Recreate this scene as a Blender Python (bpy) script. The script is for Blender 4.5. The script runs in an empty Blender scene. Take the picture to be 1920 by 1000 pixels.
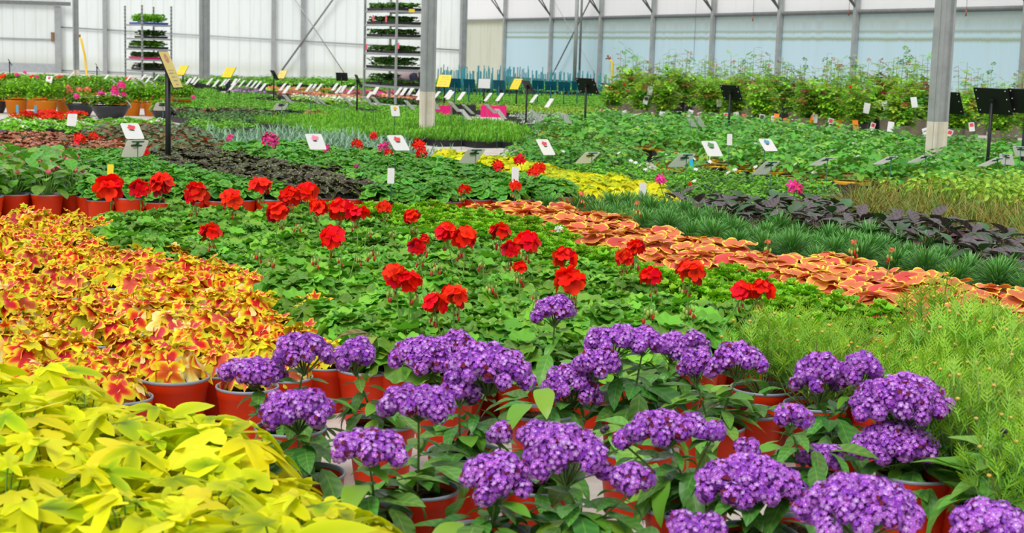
import bpy, math, random
import numpy as np
random.seed(7); RS = np.random.RandomState(11)
PI = math.pi
SC = bpy.context.scene; COL = SC.collection
# ------------------------------------------------------------------ camera model (photo 1920x1000)
F = 2840.0; EYE = 1.15
RHO = math.atan(.029); PITCH = math.atan((500-96.8)*math.cos(RHO)/F)
def rx(a): c, s = math.cos(a), math.sin(a); return np.array([[1,0,0],[0,c,-s],[0,s,c]])
def ry(a): c, s = math.cos(a), math.sin(a); return np.array([[c,0,s],[0,1,0],[-s,0,c]])
def rz(a): c, s = math.cos(a), math.sin(a); return np.array([[c,-s,0],[s,c,0],[0,0,1]])
CR = rx(PI/2-PITCH) @ rz(RHO); CC = np.array([0,0,EYE])
def ray(px, py): return CR @ np.array([(px-960)/F, -(py-500)/F, -1.0])
def at_z(px, py, z=0.0):
    d = ray(px, py); return CC + d*((z-EYE)/d[2])
def at_y(px, py, y):
    d = ray(px, py); return CC + d*(y/d[1])
def proj(w):
    q = CR.T @ (np.asarray(w, float)-CC); return 960+F*q[0]/-q[2], 500-F*q[1]/-q[2]
def hor(px): return 69+.029*px
cam = bpy.data.cameras.new('camera'); cam.sensor_width = 36; cam.lens = F/1920*36
co = bpy.data.objects.new('camera', cam); COL.objects.link(co)
import mathutils
M4 = mathutils.Matrix.Identity(4)
for i in range(3):
    for j in range(3): M4[i][j] = CR[i][j]
M4[2][3] = EYE
co.matrix_world = M4; SC.camera = co
cam.clip_end = 300; cam.dof.use_dof = True; cam.dof.focus_distance = 6.2; cam.dof.aperture_fstop = 9.0

# ------------------------------------------------------------------ materials
MATS = {}
def new_mat(name):
    m = bpy.data.materials.new(name); m.use_nodes = True; nt = m.node_tree; nt.nodes.clear(); MATS[name] = m
    return m, nt.nodes, nt.links
def nd(N, t, **k):
    n = N.new(t)
    for a, b in k.items(): setattr(n, a, b)
    return n
def ramp_node(N, stops, interp='LINEAR'):
    r = N.new('ShaderNodeValToRGB'); r.color_ramp.interpolation = interp
    e = r.color_ramp.elements
    while len(e) < len(stops): e.new(.5)
    for x, (p, c) in zip(e, stops): x.position = p; x.color = (*c, 1)
    return r
def mathn(N, L, op, a, b=None, clamp=False):
    n = N.new('ShaderNodeMath'); n.operation = op; n.use_clamp = clamp
    for i, v in enumerate((a, b)):
        if v is None: continue
        if isinstance(v, (int, float)): n.inputs[i].default_value = v
        else: L.new(v, n.inputs[i])
    return n.outputs[0]
def leaf_mat(name, stops, alt=None, polar=None, side=None, transl=.25, rough=.45, val=.22, hue=.02, tcol=1.25, spec=.35, objvar=.12, noise=.06):
    m, N, L = new_mat(name)
    at = nd(N, 'ShaderNodeAttribute', attribute_name='lf'); sp = nd(N, 'ShaderNodeSeparateXYZ'); L.new(at.outputs['Vector'], sp.inputs[0])
    u, v, r = sp.outputs
    fac = u
    if polar:
        k, amp = polar
        fac = mathn(N, L, 'SUBTRACT', fac, mathn(N, L, 'MULTIPLY', mathn(N, L, 'COSINE', mathn(N, L, 'MULTIPLY', v, 2*PI*k)), mathn(N, L, 'MULTIPLY', u, amp)))
    if side:
        k, amp = side
        w = mathn(N, L, 'SINE', mathn(N, L, 'MULTIPLY', mathn(N, L, 'SUBTRACT', u, mathn(N, L, 'MULTIPLY', mathn(N, L, 'ABSOLUTE', v), .16)), 2*PI*k))
        mid = mathn(N, L, 'LESS_THAN', mathn(N, L, 'ABSOLUTE', v), .07)
        fac = mathn(N, L, 'ADD', mathn(N, L, 'ADD', mathn(N, L, 'MULTIPLY', w, amp), .5), mathn(N, L, 'MULTIPLY', mid, .5))
    tc = nd(N, 'ShaderNodeTexCoord'); nz = nd(N, 'ShaderNodeTexNoise'); nz.inputs['Scale'].default_value = 55; nz.inputs['Detail'].default_value = 2
    L.new(tc.outputs['Object'], nz.inputs['Vector'])
    fac = mathn(N, L, 'ADD', fac, mathn(N, L, 'MULTIPLY', mathn(N, L, 'SUBTRACT', nz.outputs['Fac'], .5), noise*2))
    # per-leaf shift of the pattern
    rp = ramp_node(N, stops); L.new(fac, rp.inputs[0]); col = rp.outputs[0]
    if alt:
        for (acol, lo, hi) in alt:
            mx = nd(N, 'ShaderNodeMix', data_type='RGBA')
            f = mathn(N, L, 'MULTIPLY', mathn(N, L, 'GREATER_THAN', r, lo), mathn(N, L, 'LESS_THAN', r, hi))
            if isinstance(acol, list):
                ar = ramp_node(N, acol); L.new(fac, ar.inputs[0]); L.new(ar.outputs[0], mx.inputs[7])
            else: mx.inputs[7].default_value = (*acol, 1)
            L.new(f, mx.inputs[0]); L.new(col, mx.inputs[6]); col = mx.outputs[2]
    oi = nd(N, 'ShaderNodeObjectInfo')
    hs = nd(N, 'ShaderNodeHueSaturation')
    r2 = mathn(N, L, 'FRACT', mathn(N, L, 'MULTIPLY', r, 7.31))
    L.new(mathn(N, L, 'ADD', .5, mathn(N, L, 'MULTIPLY', mathn(N, L, 'SUBTRACT', r2, .5), hue*2)), hs.inputs['Hue'])
    vv = mathn(N, L, 'ADD', 1, mathn(N, L, 'MULTIPLY', mathn(N, L, 'SUBTRACT', mathn(N, L, 'FRACT', mathn(N, L, 'MULTIPLY', r, 3.77)), .5), val*2))
    vv = mathn(N, L, 'ADD', vv, mathn(N, L, 'MULTIPLY', mathn(N, L, 'SUBTRACT', oi.outputs['Random'], .5), objvar*2))
    L.new(vv, hs.inputs['Value']); L.new(col, hs.inputs['Color']); col = hs.outputs[0]
    b = nd(N, 'ShaderNodeBsdfPrincipled'); b.inputs['Roughness'].default_value = rough; b.inputs['Specular IOR Level'].default_value = spec
    L.new(col, b.inputs['Base Color'])
    tr = nd(N, 'ShaderNodeBsdfTranslucent'); g = nd(N, 'ShaderNodeMix', data_type='RGBA', blend_type='MULTIPLY'); g.inputs[0].default_value = 1
    L.new(col, g.inputs[6]); g.inputs[7].default_value = (tcol, tcol, tcol*.7, 1); L.new(g.outputs[2], tr.inputs[0])
    ms = nd(N, 'ShaderNodeMixShader'); ms.inputs[0].default_value = transl; L.new(b.outputs[0], ms.inputs[1]); L.new(tr.outputs[0], ms.inputs[2])
    o = nd(N, 'ShaderNodeOutputMaterial'); L.new(ms.outputs[0], o.inputs[0])
    return m
def plain(name, c, rough=.5, metal=0, noise=0, scale=8, bump=0, c2=None, spec=.4, objvar=0):
    m, N, L = new_mat(name)
    b = nd(N, 'ShaderNodeBsdfPrincipled'); b.inputs['Roughness'].default_value = rough; b.inputs['Metallic'].default_value = metal; b.inputs['Specular IOR Level'].default_value = spec
    o = nd(N, 'ShaderNodeOutputMaterial'); L.new(b.outputs[0], o.inputs[0])
    b.inputs['Base Color'].default_value = (*c, 1)
    if noise or c2 or bump or objvar:
        tc = nd(N, 'ShaderNodeTexCoord'); nz = nd(N, 'ShaderNodeTexNoise'); nz.inputs['Scale'].default_value = scale; nz.inputs['Detail'].default_value = 6; nz.inputs['Roughness'].default_value = .65
        L.new(tc.outputs['Object'], nz.inputs['Vector'])
        c2 = c2 or tuple(x*(1-noise) for x in c)
        rp = ramp_node(N, [(.35, c2), (.65, c)]); L.new(nz.outputs['Fac'], rp.inputs[0]); col = rp.outputs[0]
        if objvar:
            oi = nd(N, 'ShaderNodeObjectInfo'); hs = nd(N, 'ShaderNodeHueSaturation')
            L.new(mathn(N, L, 'ADD', 1-objvar, mathn(N, L, 'MULTIPLY', oi.outputs['Random'], 2*objvar)), hs.inputs['Value']); L.new(col, hs.inputs['Color']); col = hs.outputs[0]
        L.new(col, b.inputs['Base Color'])
        if bump:
            bp = nd(N, 'ShaderNodeBump'); bp.inputs['Strength'].default_value = bump; bp.inputs['Distance'].default_value = .01; L.new(nz.outputs['Fac'], bp.inputs['Height']); L.new(bp.outputs[0], b.inputs['Normal'])
    return m
G3 = lambda r, g, b: (r, g, b)
YG = (.80, .70, .015)
leaf_mat('tricolor_leaf', [(0, (.45,.02,.012)), (.45, (.66,.04,.015)), (.60, (.80,.13,.02)), (.74, (.84,.50,.02)), (.88, (.84,.70,.02)), (1, (.80,.72,.03))],
         alt=[([(0,(.56,.05,.035)),(.50,(.70,.10,.07)),(.72,(.78,.15,.09)),(.80,(.85,.62,.03)),(1,(.84,.74,.05))], .0, .30),
              ([(0,(.80,.22,.03)),(.35,(.88,.52,.08)),(.70,(.9,.78,.25)),(1,(.9,.84,.4))], .86, .93),
              ([(0,(.40,.40,.02)),(.4,(.60,.58,.02)),(1,(.78,.72,.02))], .68, .86)],
         polar=(5, .14), transl=.20, rough=.55, val=.16, noise=.08, spec=.15)
leaf_mat('lime_leaf', [(0,(.56,.60,.006)), (.5,(.70,.72,.006)), (1,(.80,.78,.012))], alt=[([(0,(.22,.36,.006)),(.6,(.42,.54,.006)),(1,(.60,.66,.01))], .0, .26), ((.84,.80,.03), .84, 1.1)], transl=.32, rough=.5, val=.14, polar=(5,.12), spec=.12, tcol=1.15)
leaf_mat('geranium_leaf', [(0,(.24,.46,.04)), (.55,(.13,.35,.03)), (.9,(.12,.33,.035)), (1,(.18,.42,.05))], alt=[((.20,.48,.035), .72, 1.1)], polar=(8,.22), transl=.22, rough=.5, val=.3)
leaf_mat('crisp_leaf', [(0,(.16,.42,.015)), (.6,(.17,.45,.010)), (1,(.27,.56,.015))], transl=.25, rough=.5, val=.3)
leaf_mat('coral_leaf', [(0,(.60,.12,.05)), (.5,(.68,.13,.075)), (.86,(.72,.15,.09)), (.91,(.82,.58,.05)), (1,(.82,.68,.08))],
         alt=[([(0,(.72,.22,.05)),(.6,(.76,.26,.09)),(.88,(.82,.42,.1)),(1,(.85,.7,.1))], .84, .92), ([(0,(.8,.7,.2)),(1,(.85,.78,.3))], .965, 1.1)], polar=(7,.05), transl=.18, rough=.55, val=.16, spec=.15)
leaf_mat('zonal_dark_leaf', [(0,(.06,.04,.025)), (.7,(.05,.035,.03)), (.88,(.07,.06,.035)), (.96,(.14,.24,.05)), (1,(.2,.3,.06))], polar=(7,.1), transl=.1, rough=.5, val=.3)
leaf_mat('zonal_leaf', [(0,(.16,.42,.03)), (.4,(.10,.33,.03)), (.6,(.05,.18,.025)), (.75,(.10,.34,.03)), (1,(.14,.42,.03))], polar=(7,.12), transl=.22, rough=.5, val=.3)
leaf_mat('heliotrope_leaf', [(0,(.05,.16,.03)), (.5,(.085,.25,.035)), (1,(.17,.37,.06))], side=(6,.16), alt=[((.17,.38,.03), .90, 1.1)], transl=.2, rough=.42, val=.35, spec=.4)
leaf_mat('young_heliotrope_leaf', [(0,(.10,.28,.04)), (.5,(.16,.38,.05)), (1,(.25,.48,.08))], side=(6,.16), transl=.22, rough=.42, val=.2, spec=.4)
leaf_mat('marguerite_leaf', [(0,(.19,.40,.04)), (.5,(.25,.50,.025)), (1,(.36,.60,.03))], alt=[((.11,.28,.08), .0, .42)], transl=.25, val=.25)
leaf_mat('needle_leaf', [(0,(.05,.17,.035)), (.5,(.09,.29,.05)), (1,(.18,.46,.10))], transl=.22, val=.3)
leaf_mat('dark_dahlia_leaf', [(0,(.05,.035,.04)), (.5,(.095,.07,.075)), (1,(.13,.11,.11))], side=(5,.3), alt=[((.04,.11,.03), .0, .28), ((.08,.025,.03), .88, 1.1)], transl=.08, rough=.4, val=.3, spec=.5)
leaf_mat('bronze_blade', [(0,(.20,.20,.03)), (.5,(.26,.22,.03)), (1,(.30,.15,.03))], alt=[((.16,.26,.03), .0, .45)], transl=.2, val=.35, hue=.03)
leaf_mat('blue_blade', [(0,(.13,.30,.15)), (.5,(.20,.38,.24)), (1,(.30,.46,.32))], transl=.15, val=.3)
leaf_mat('strawberry_leaf', [(0,(.065,.27,.025)), (.6,(.085,.33,.03)), (1,(.14,.42,.04))], side=(5,.25), alt=[((.20,.48,.04), .86, 1.1)], transl=.22, rough=.45, val=.3)
leaf_mat('herb_leaf', [(0,(.10,.34,.02)), (.5,(.15,.44,.02)), (1,(.24,.55,.03))], transl=.25, val=.3)
leaf_mat('begonia_leaf', [(0,(.09,.30,.025)), (.5,(.13,.38,.03)), (1,(.20,.45,.04))], side=(4,.25), transl=.25, rough=.25, val=.35, spec=.55)
leaf_mat('shrub_leaf', [(0,(.22,.44,.03)), (.5,(.30,.54,.04)), (1,(.38,.6,.06))], transl=.25, val=.35)
leaf_mat('bush_leaf', [(0,(.14,.38,.02)), (.5,(.20,.46,.02)), (1,(.30,.54,.03))], transl=.25, val=.4)
leaf_mat('red_foliage', [(0,(.24,.06,.035)), (.5,(.36,.12,.07)), (1,(.46,.20,.12))], alt=[((.10,.16,.04), .0, .18), ((.32,.10,.03), .8, 1.1)], transl=.12, val=.35)
leaf_mat('bronze_green_leaf', [(0,(.07,.14,.05)), (.5,(.10,.20,.07)), (1,(.14,.26,.08))], alt=[((.20,.09,.03), .0, .25), ((.07,.10,.05), .8, 1.1)], transl=.15, val=.35)
leaf_mat('rose_leaf', [(0,(.22,.48,.03)), (.5,(.30,.56,.035)), (1,(.38,.62,.045))], alt=[((.32,.10,.04), .90, 1.1), ((.11,.32,.03), .0, .25)], transl=.3, val=.4, hue=.03)
leaf_mat('coleus_leaf', [(0,(.22,.30,.03)), (.5,(.16,.15,.04)), (1,(.15,.06,.035))], side=(6,.3), alt=[((.35,.45,.03), .45, .8)], transl=.2)
leaf_mat('tray_leaf', [(0,(.05,.16,.03)), (.6,(.08,.22,.04)), (1,(.16,.34,.06))], transl=.15, val=.4)
leaf_mat('silver_leaf', [(0,(.32,.42,.32)), (1,(.48,.56,.46))], transl=.15, val=.3)
leaf_mat('red_petal', [(0,(.55,.0,.004)), (.25,(.90,.004,.003)), (1,(.96,.012,.004))], transl=.18, rough=.55, val=.14, hue=.006, spec=.15, tcol=1, noise=.02, objvar=.05)
leaf_mat('dark_red_petal', [(0,(.25,.0,.01)), (1,(.55,.004,.012))], transl=.1, rough=.55, val=.2, hue=.006, spec=.15, tcol=1, noise=.02)
leaf_mat('pink_petal', [(0,(.85,.25,.45)), (.25,(.80,.03,.25)), (1,(.85,.05,.32))], transl=.15, rough=.55, val=.15, spec=.15, tcol=1)
leaf_mat('coral_petal', [(0,(.8,.2,.1)), (1,(.85,.22,.14))], transl=.15, val=.2, spec=.15)
leaf_mat('peach_petal', [(0,(.85,.3,.15)), (1,(.88,.45,.32))], transl=.15, val=.2, spec=.15)
leaf_mat('white_petal', [(0,(.85,.75,.25)), (.2,(.88,.88,.84)), (1,(.9,.9,.87))], transl=.15, val=.08, spec=.15)
leaf_mat('yellow_petal', [(0,(.8,.4,.02)), (.3,(.88,.65,.02)), (1,(.9,.72,.03))], transl=.15, val=.1, spec=.15)
leaf_mat('orange_petal', [(0,(.8,.12,.01)), (1,(.9,.2,.015))], transl=.15, val=.1, spec=.15)
leaf_mat('mauve_petal', [(0,(.5,.2,.6)), (1,(.55,.25,.65))], transl=.15, val=.2, spec=.15)
leaf_mat('heliotrope_petal', [(0,(.85,.80,.70)), (.14,(.72,.55,.80)), (.26,(.42,.085,.62)), (.7,(.49,.14,.70)), (1,(.58,.21,.76))],
         alt=[([(0,(.9,.85,.8)),(.2,(.75,.55,.85)),(.4,(.52,.20,.76)),(1,(.62,.32,.82))], .78, .95), ((.18,.02,.03), .965, 1.1), ([(0,(.6,.4,.7)),(.22,(.27,.04,.50)),(1,(.32,.07,.58))], 0, .22)],
         transl=.18, rough=.6, val=.10, hue=.010, spec=.12, tcol=1.1, noise=.02, objvar=.06)
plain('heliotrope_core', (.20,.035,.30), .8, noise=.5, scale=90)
plain('stem_green', (.16,.33,.05), .5)
plain('stem_hairy', (.14,.24,.06), .6, noise=.3)
plain('stem_brown', (.22,.14,.06), .7)
plain('bud_red', (.55,.03,.02), .5)
plain('bud_green', (.35,.50,.10), .5)
plain('bud_yellow', (.62,.42,.08), .6)
plain('bud_dark', (.05,.03,.06), .6)
plain('pot_orange', (.74,.040,.003), .42, noise=.12, scale=6, objvar=.10, spec=.22)
plain('pot_rim_grey', (.26,.30,.36), .35)
plain('pot_taupe', (.26,.22,.17), .55, noise=.15)
plain('pot_black', (.018,.018,.02), .4)
plain('bucket_orange', (.90,.26,.005), .4)
plain('bowl_charcoal', (.035,.04,.05), .35)
plain('tray_pink', (.75,.01,.18), .4)
plain('tray_blue', (.02,.10,.42), .4)
plain('tray_green_edge', (.03,.34,.14), .4)
plain('tray_yellow_edge', (.72,.40,.01), .4)
plain('tray_white', (.75,.75,.75), .5)
plain('soil', (.13,.068,.035), .95, scale=70, c2=(.022,.011,.007), bump=1.0, spec=.1)
plain('soil_straw', (.30,.17,.075), .9, noise=.5, scale=30)
plain('black_plastic', (.008,.009,.011), .5)
plain('yellow_card', (.86,.66,.17), .45, noise=.05)
plain('bright_yellow_card', (.85,.62,.02), .45)
plain('teal_plastic', (.0,.10,.15), .4)
plain('green_plastic', (.012,.12,.07), .4)
def card_mat(name, c):
    m, N, L = new_mat(name); b = nd(N, 'ShaderNodeBsdfPrincipled'); b.inputs['Base Color'].default_value = (*c, 1); b.inputs['Roughness'].default_value = .45
    t = nd(N, 'ShaderNodeBsdfTranslucent'); t.inputs[0].default_value = (*c, 1); ms = nd(N, 'ShaderNodeMixShader'); ms.inputs[0].default_value = .5; L.new(b.outputs[0], ms.inputs[1]); L.new(t.outputs[0], ms.inputs[2]); L.new(ms.outputs[0], nd(N, 'ShaderNodeOutputMaterial').inputs[0])
card_mat('white_card', (.95,.95,.96)); card_mat('beige_card', (.80,.76,.70)); card_mat('grey_card', (.76,.77,.74))
plain('grey_print', (.25,.25,.25), .6)
plain('print_red', (.65,.06,.08), .6)
plain('print_pink', (.75,.2,.3), .6)
plain('print_green', (.10,.25,.08), .6)
plain('print_dark', (.05,.06,.05), .6)
plain('print_blue', (.10,.30,.40), .6)
plain('steel', (.40,.42,.42), .45, metal=.35, noise=.2, scale=5)
plain('steel_dark', (.20,.21,.21), .5, metal=.2, noise=.2)
plain('painted_white', (.74,.70,.60), .7, scale=6, c2=(.66,.58,.46))
plain('brass_tap', (.35,.12,.06), .4, metal=.4)
plain('hose_yellow', (.85,.55,.02), .45)
plain('teal_stake', (.01,.20,.24), .5)
plain('pale_stake', (.58,.55,.45), .6)
plain('wire_white', (.75,.76,.74), .4)
plain('cream_tube', (.62,.55,.38), .5)
plain('orange_tag', (.85,.22,.02), .5)
plain('pink_tag', (.85,.12,.20), .5)
plain('blue_tag', (.02,.45,.70), .5)
plain('skin', (.55,.33,.24), .5)
plain('vest_mauve', (.40,.31,.33), .8)
plain('sleeve_navy', (.016,.02,.045), .8)
plain('trousers_dark', (.05,.04,.05), .8)
plain('hair_brown', (.05,.03,.02), .6)
def floor_mat():
    m = plain('floor_fabric', (.62,.58,.53), .9, scale=3, c2=(.42,.38,.34), bump=.2)
floor_mat()
def wall_mat(name, base, dirt, lines=None, bands=(), transl=.35, stain=.5, top=None):
    """translucent sheeting: object coords x = along wall (m), z = height (m)"""
    m, N, L = new_mat(name)
    tc = nd(N, 'ShaderNodeTexCoord'); sp = nd(N, 'ShaderNodeSeparateXYZ'); L.new(tc.outputs['Object'], sp.inputs[0])
    x, y, z = sp.outputs
    # vertical run-off streaks: noise stretched in z
    mp = nd(N, 'ShaderNodeMapping'); mp.inputs['Scale'].default_value = (3.2, 1, .25); L.new(tc.outputs['Object'], mp.inputs[0])
    nz = nd(N, 'ShaderNodeTexNoise'); nz.inputs['Scale'].default_value = 1.6; nz.inputs['Detail'].default_value = 8; nz.inputs['Roughness'].default_value = .7; L.new(mp.outputs[0], nz.inputs['Vector'])
    col = ramp_node(N, [(.50, base), (.78, tuple(b*(1-stain)+d*stain for b, d in zip(base, dirt)))]); L.new(nz.outputs['Fac'], col.inputs[0]); c = col.outputs[0]
    def over(c, f, k):
        mx = nd(N, 'ShaderNodeMix', data_type='RGBA'); L.new(f, mx.inputs[0]); L.new(c, mx.inputs[6]); mx.inputs[7].default_value = (*k, 1); return mx.outputs[2]
    if lines:
        s = mathn(N, L, 'GREATER_THAN', mathn(N, L, 'SINE', mathn(N, L, 'MULTIPLY', x, 2*PI/lines)), .93)
        c = over(c, mathn(N, L, 'MULTIPLY', s, .22), (.55,.58,.55))
    for (z0, half, kcol, amt) in bands:
        d = mathn(N, L, 'ABSOLUTE', mathn(N, L, 'SUBTRACT', mathn(N, L, 'ADD', z, mathn(N, L, 'MULTIPLY', mathn(N, L, 'SUBTRACT', nz.outputs['Fac'], .5), half*1.2)), z0))
        f = mathn(N, L, 'MULTIPLY', mathn(N, L, 'SUBTRACT', 1, mathn(N, L, 'DIVIDE', d, half), True), amt, True)
        c = over(c, f, kcol)
    b = nd(N, 'ShaderNodeBsdfPrincipled'); b.inputs['Roughness'].default_value = .6; b.inputs['Specular IOR Level'].default_value = .2; L.new(c, b.inputs['Base Color'])
    t = nd(N, 'ShaderNodeBsdfTranslucent'); L.new(c, t.inputs[0])
    ms = nd(N, 'ShaderNodeMixShader'); ms.inputs[0].default_value = transl; L.new(b.outputs[0], ms.inputs[1]); L.new(t.outputs[0], ms.inputs[2])
    o = nd(N, 'ShaderNodeOutputMaterial'); L.new(ms.outputs[0], o.inputs[0])
wall_mat('sheet_white', (.92,.96,.96), (.70,.75,.62), lines=.36, bands=[(.30,.35,(.60,.64,.50),.35)])
wall_mat('film_white', (.96,.96,.97), (.80,.80,.80), stain=.4)
wall_mat('film_blue', (.66,.83,.90), (.60,.72,.72), stain=.5, bands=[(1.60,.06,(.36,.42,.22),.8),(1.75,.05,(.36,.40,.24),.65),(1.98,.30,(.50,.55,.50),.75),(.45,.12,(.80,.78,.78),.6)])
wall_mat('film_cream', (.76,.78,.68), (.50,.54,.34), stain=.7, bands=[(2.1,.2,(.5,.5,.35),.5)])
plain('netting_green', (.08,.26,.19), .8, noise=.3, scale=20)
plain('plinth_grey', (.42,.45,.47), .9, noise=.2)

# ------------------------------------------------------------------ mesh builder
def T_polar(outline, zf, na, rings):
    th = np.linspace(-PI, PI, na, endpoint=False)
    r = np.array([outline(t) for t in th]); V = [(0,0,0)]; U = [(0,0)]
    for f in rings:
        for t, rr in zip(th, r):
            V.append((f*rr*math.cos(t), f*rr*math.sin(t), zf(f, t, rr))); U.append((f, t/(2*PI)))
    Fc = []
    for j in range(na): Fc.append((0, 1+j, 1+(j+1) % na))
    for k in range(len(rings)-1):
        a, b = 1+k*na, 1+(k+1)*na
        for j in range(na):
            j2 = (j+1) % na; Fc.append((a+j, b+j, b+j2, a+j2))
    return np.array(V, float), Fc, np.array(U, float)
def T_lance(nl=6, half=2, wf=None, droop=.5, fold=.25, wave=0, width=.4):
    wf = wf or (lambda t: math.sin(PI*min(1, t**.8))**.9)
    V, U, Fc = [], [], []
    nw = 2*half+1
    for i in range(nl+1):
        t = i/nl; ang = droop*t
        cx = math.sin(ang)/droop if abs(droop) > 1e-4 else t
        cz = -(1-math.cos(ang))/droop if abs(droop) > 1e-4 else 0
        w = wf(t)*width/2
        for k in range(nw):
            s = (k-half)/half
            V.append((cx, s*w, cz+abs(s)*w*fold+wave*w*math.sin(9*t+2*s))); U.append((t, s))
    for i in range(nl):
        for k in range(nw-1):
            a = i*nw+k; Fc.append((a, a+1, a+nw+1, a+nw))
    return np.array(V, float), Fc, np.array(U, float)
def T_join(*parts):
    V, Fc, U, o = [], [], [], 0
    for (v, f, u), M, tr in parts:
        V.append(v @ np.asarray(M).T + np.asarray(tr)); U.append(u); Fc += [tuple(i+o for i in q) for q in f]; o += len(v)
    return np.vstack(V), Fc, np.vstack(U)
class MB:
    def __init__(s): s.V, s.L, s.C, s.MI, s.A, s.n, s.mats, s.sm = [], [], [], [], [], 0, [], []
    def mat(s, name):
        if name not in s.mats: s.mats.append(name)
        return s.mats.index(name)
    def add(s, T, R, t, mat, rnd=None, smooth=True):
        v, f, u = T
        key = id(f)
        if key not in TCACHE: TCACHE[key] = (np.concatenate([np.array(q) for q in f]), np.array([len(q) for q in f]), f)
        fl, fc, _ = TCACHE[key]
        s.V.append(v @ np.asarray(R).T + np.asarray(t)); s.L.append(fl+s.n); s.C.append(fc)
        s.MI.append(np.full(len(fc), s.mat(mat))); s.sm.append(np.full(len(fc), smooth))
        a = np.empty((len(v), 3)); a[:, :2] = u; a[:, 2] = random.random() if rnd is None else rnd; s.A.append(a); s.n += len(v)
    def tube(s, pts, r0, r1, mat, n=5, cap=True, rnd=None):
        pts = [np.asarray(p, float) for p in pts]; m = len(pts); V, Fc, U = [], [], []
        for i, p in enumerate(pts):
            d = pts[min(i+1, m-1)]-pts[max(i-1, 0)]; d /= (np.linalg.norm(d)+1e-9)
            a = np.cross(d, (0,0,1) if abs(d[2]) < .9 else (1,0,0)); a /= np.linalg.norm(a); b = np.cross(d, a); r = r0+(r1-r0)*i/(m-1)
            for k in range(n):
                q = 2*PI*k/n; V.append(p+r*(math.cos(q)*a+math.sin(q)*b)); U.append((i/(m-1), k/n))
        for i in range(m-1):
            for k in range(n): Fc.append((i*n+k, i*n+(k+1) % n, (i+1)*n+(k+1) % n, (i+1)*n+k))
        if cap: Fc.append(tuple(range(n-1, -1, -1))); Fc.append(tuple((m-1)*n+k for k in range(n)))
        s.add((np.array(V), Fc, np.array(U)), np.eye(3), (0,0,0), mat, rnd)
    def box(s, c, size, mat, R=None, smooth=False):
        x, y, z = [q/2 for q in size]
        V = np.array([(-x,-y,-z),(x,-y,-z),(x,y,-z),(-x,y,-z),(-x,-y,z),(x,-y,z),(x,y,z),(-x,y,z)])
        s.add((V, BOXF, np.zeros((8,2))), np.eye(3) if R is None else R, c, mat, .5, smooth)
    def lathe(s, prof, mat, n=28, c=(0,0,0), R=None, smooth=True, ex=1, ey=1):
        m = len(prof); V = []; U = []; Fc = []
        for i, (r, z) in enumerate(prof):
            for k in range(n): q = 2*PI*k/n; V.append((r*ex*math.cos(q), r*ey*math.sin(q), z)); U.append((i/max(1, m-1), k/n))
        for i in range(m-1):
            for k in range(n): Fc.append((i*n+k, i*n+(k+1) % n, (i+1)*n+(k+1) % n, (i+1)*n+k))
        s.add((np.array(V), Fc, np.array(U)), np.eye(3) if R is None else R, c, mat, .5, smooth)
    def ball(s, c, r, mat, n=8, m=5, e=(1,1,1), rnd=None):
        prof = [(math.sin(PI*i/m), -math.cos(PI*i/m)) for i in range(m+1)]
        V = []; U = []; Fc = []
        for i, (q, z) in enumerate(prof):
            for k in range(n): V.append((q*math.cos(2*PI*k/n)*r*e[0], q*math.sin(2*PI*k/n)*r*e[1], z*r*e[2])); U.append((i/m, k/n))
        for i in range(m):
            for k in range(n): Fc.append((i*n+k, i*n+(k+1) % n, (i+1)*n+(k+1) % n, (i+1)*n+k))
        s.add((np.array(V), Fc, np.array(U)), np.eye(3), c, mat, rnd)
    def poly(s, pts, mat, thick=None):
        """planar polygon (optionally extruded along its normal)"""
        P = np.array(pts, float); n = len(P)
        if thick is None:
            s.add((P, [tuple(range(n))], np.zeros((n,2))), np.eye(3), (0,0,0), mat, .5, False); return
        nv = np.cross(P[1]-P[0], P[2]-P[0]); nv /= np.linalg.norm(nv); Q = P-nv*thick
        Fc = [tuple(range(n)), tuple(range(2*n-1, n-1, -1))]+[(i, n+i, n+(i+1) % n, (i+1) % n) for i in range(n)]
        s.add((np.vstack([P, Q]), Fc, np.zeros((2*n,2))), np.eye(3), (0,0,0), mat, .5, False)
    def mesh(s, name):
        me = bpy.data.meshes.new(name); V = np.vstack(s.V); Lp = np.concatenate(s.L); C = np.concatenate(s.C)
        me.vertices.add(len(V)); me.vertices.foreach_set('co', V.ravel().astype(np.float32))
        me.loops.add(len(Lp)); me.loops.foreach_set('vertex_index', Lp.astype(np.int32))
        me.polygons.add(len(C)); st = np.concatenate([[0], np.cumsum(C)[:-1]]); me.polygons.foreach_set('loop_start', st.astype(np.int32))
        for q in s.mats: me.materials.append(MATS[q])
        me.polygons.foreach_set('material_index', np.concatenate(s.MI).astype(np.int32))
        me.polygons.foreach_set('use_smooth', np.concatenate(s.sm))
        at = me.attributes.new('lf', 'FLOAT_VECTOR', 'POINT'); at.data.foreach_set('vector', np.vstack(s.A).ravel().astype(np.float32))
        me.update(); me.validate(); return me
TCACHE = {}
BOXF = [(0,3,2,1),(4,5,6,7),(0,1,5,4),(1,2,6,5),(2,3,7,6),(3,0,4,7)]
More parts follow.
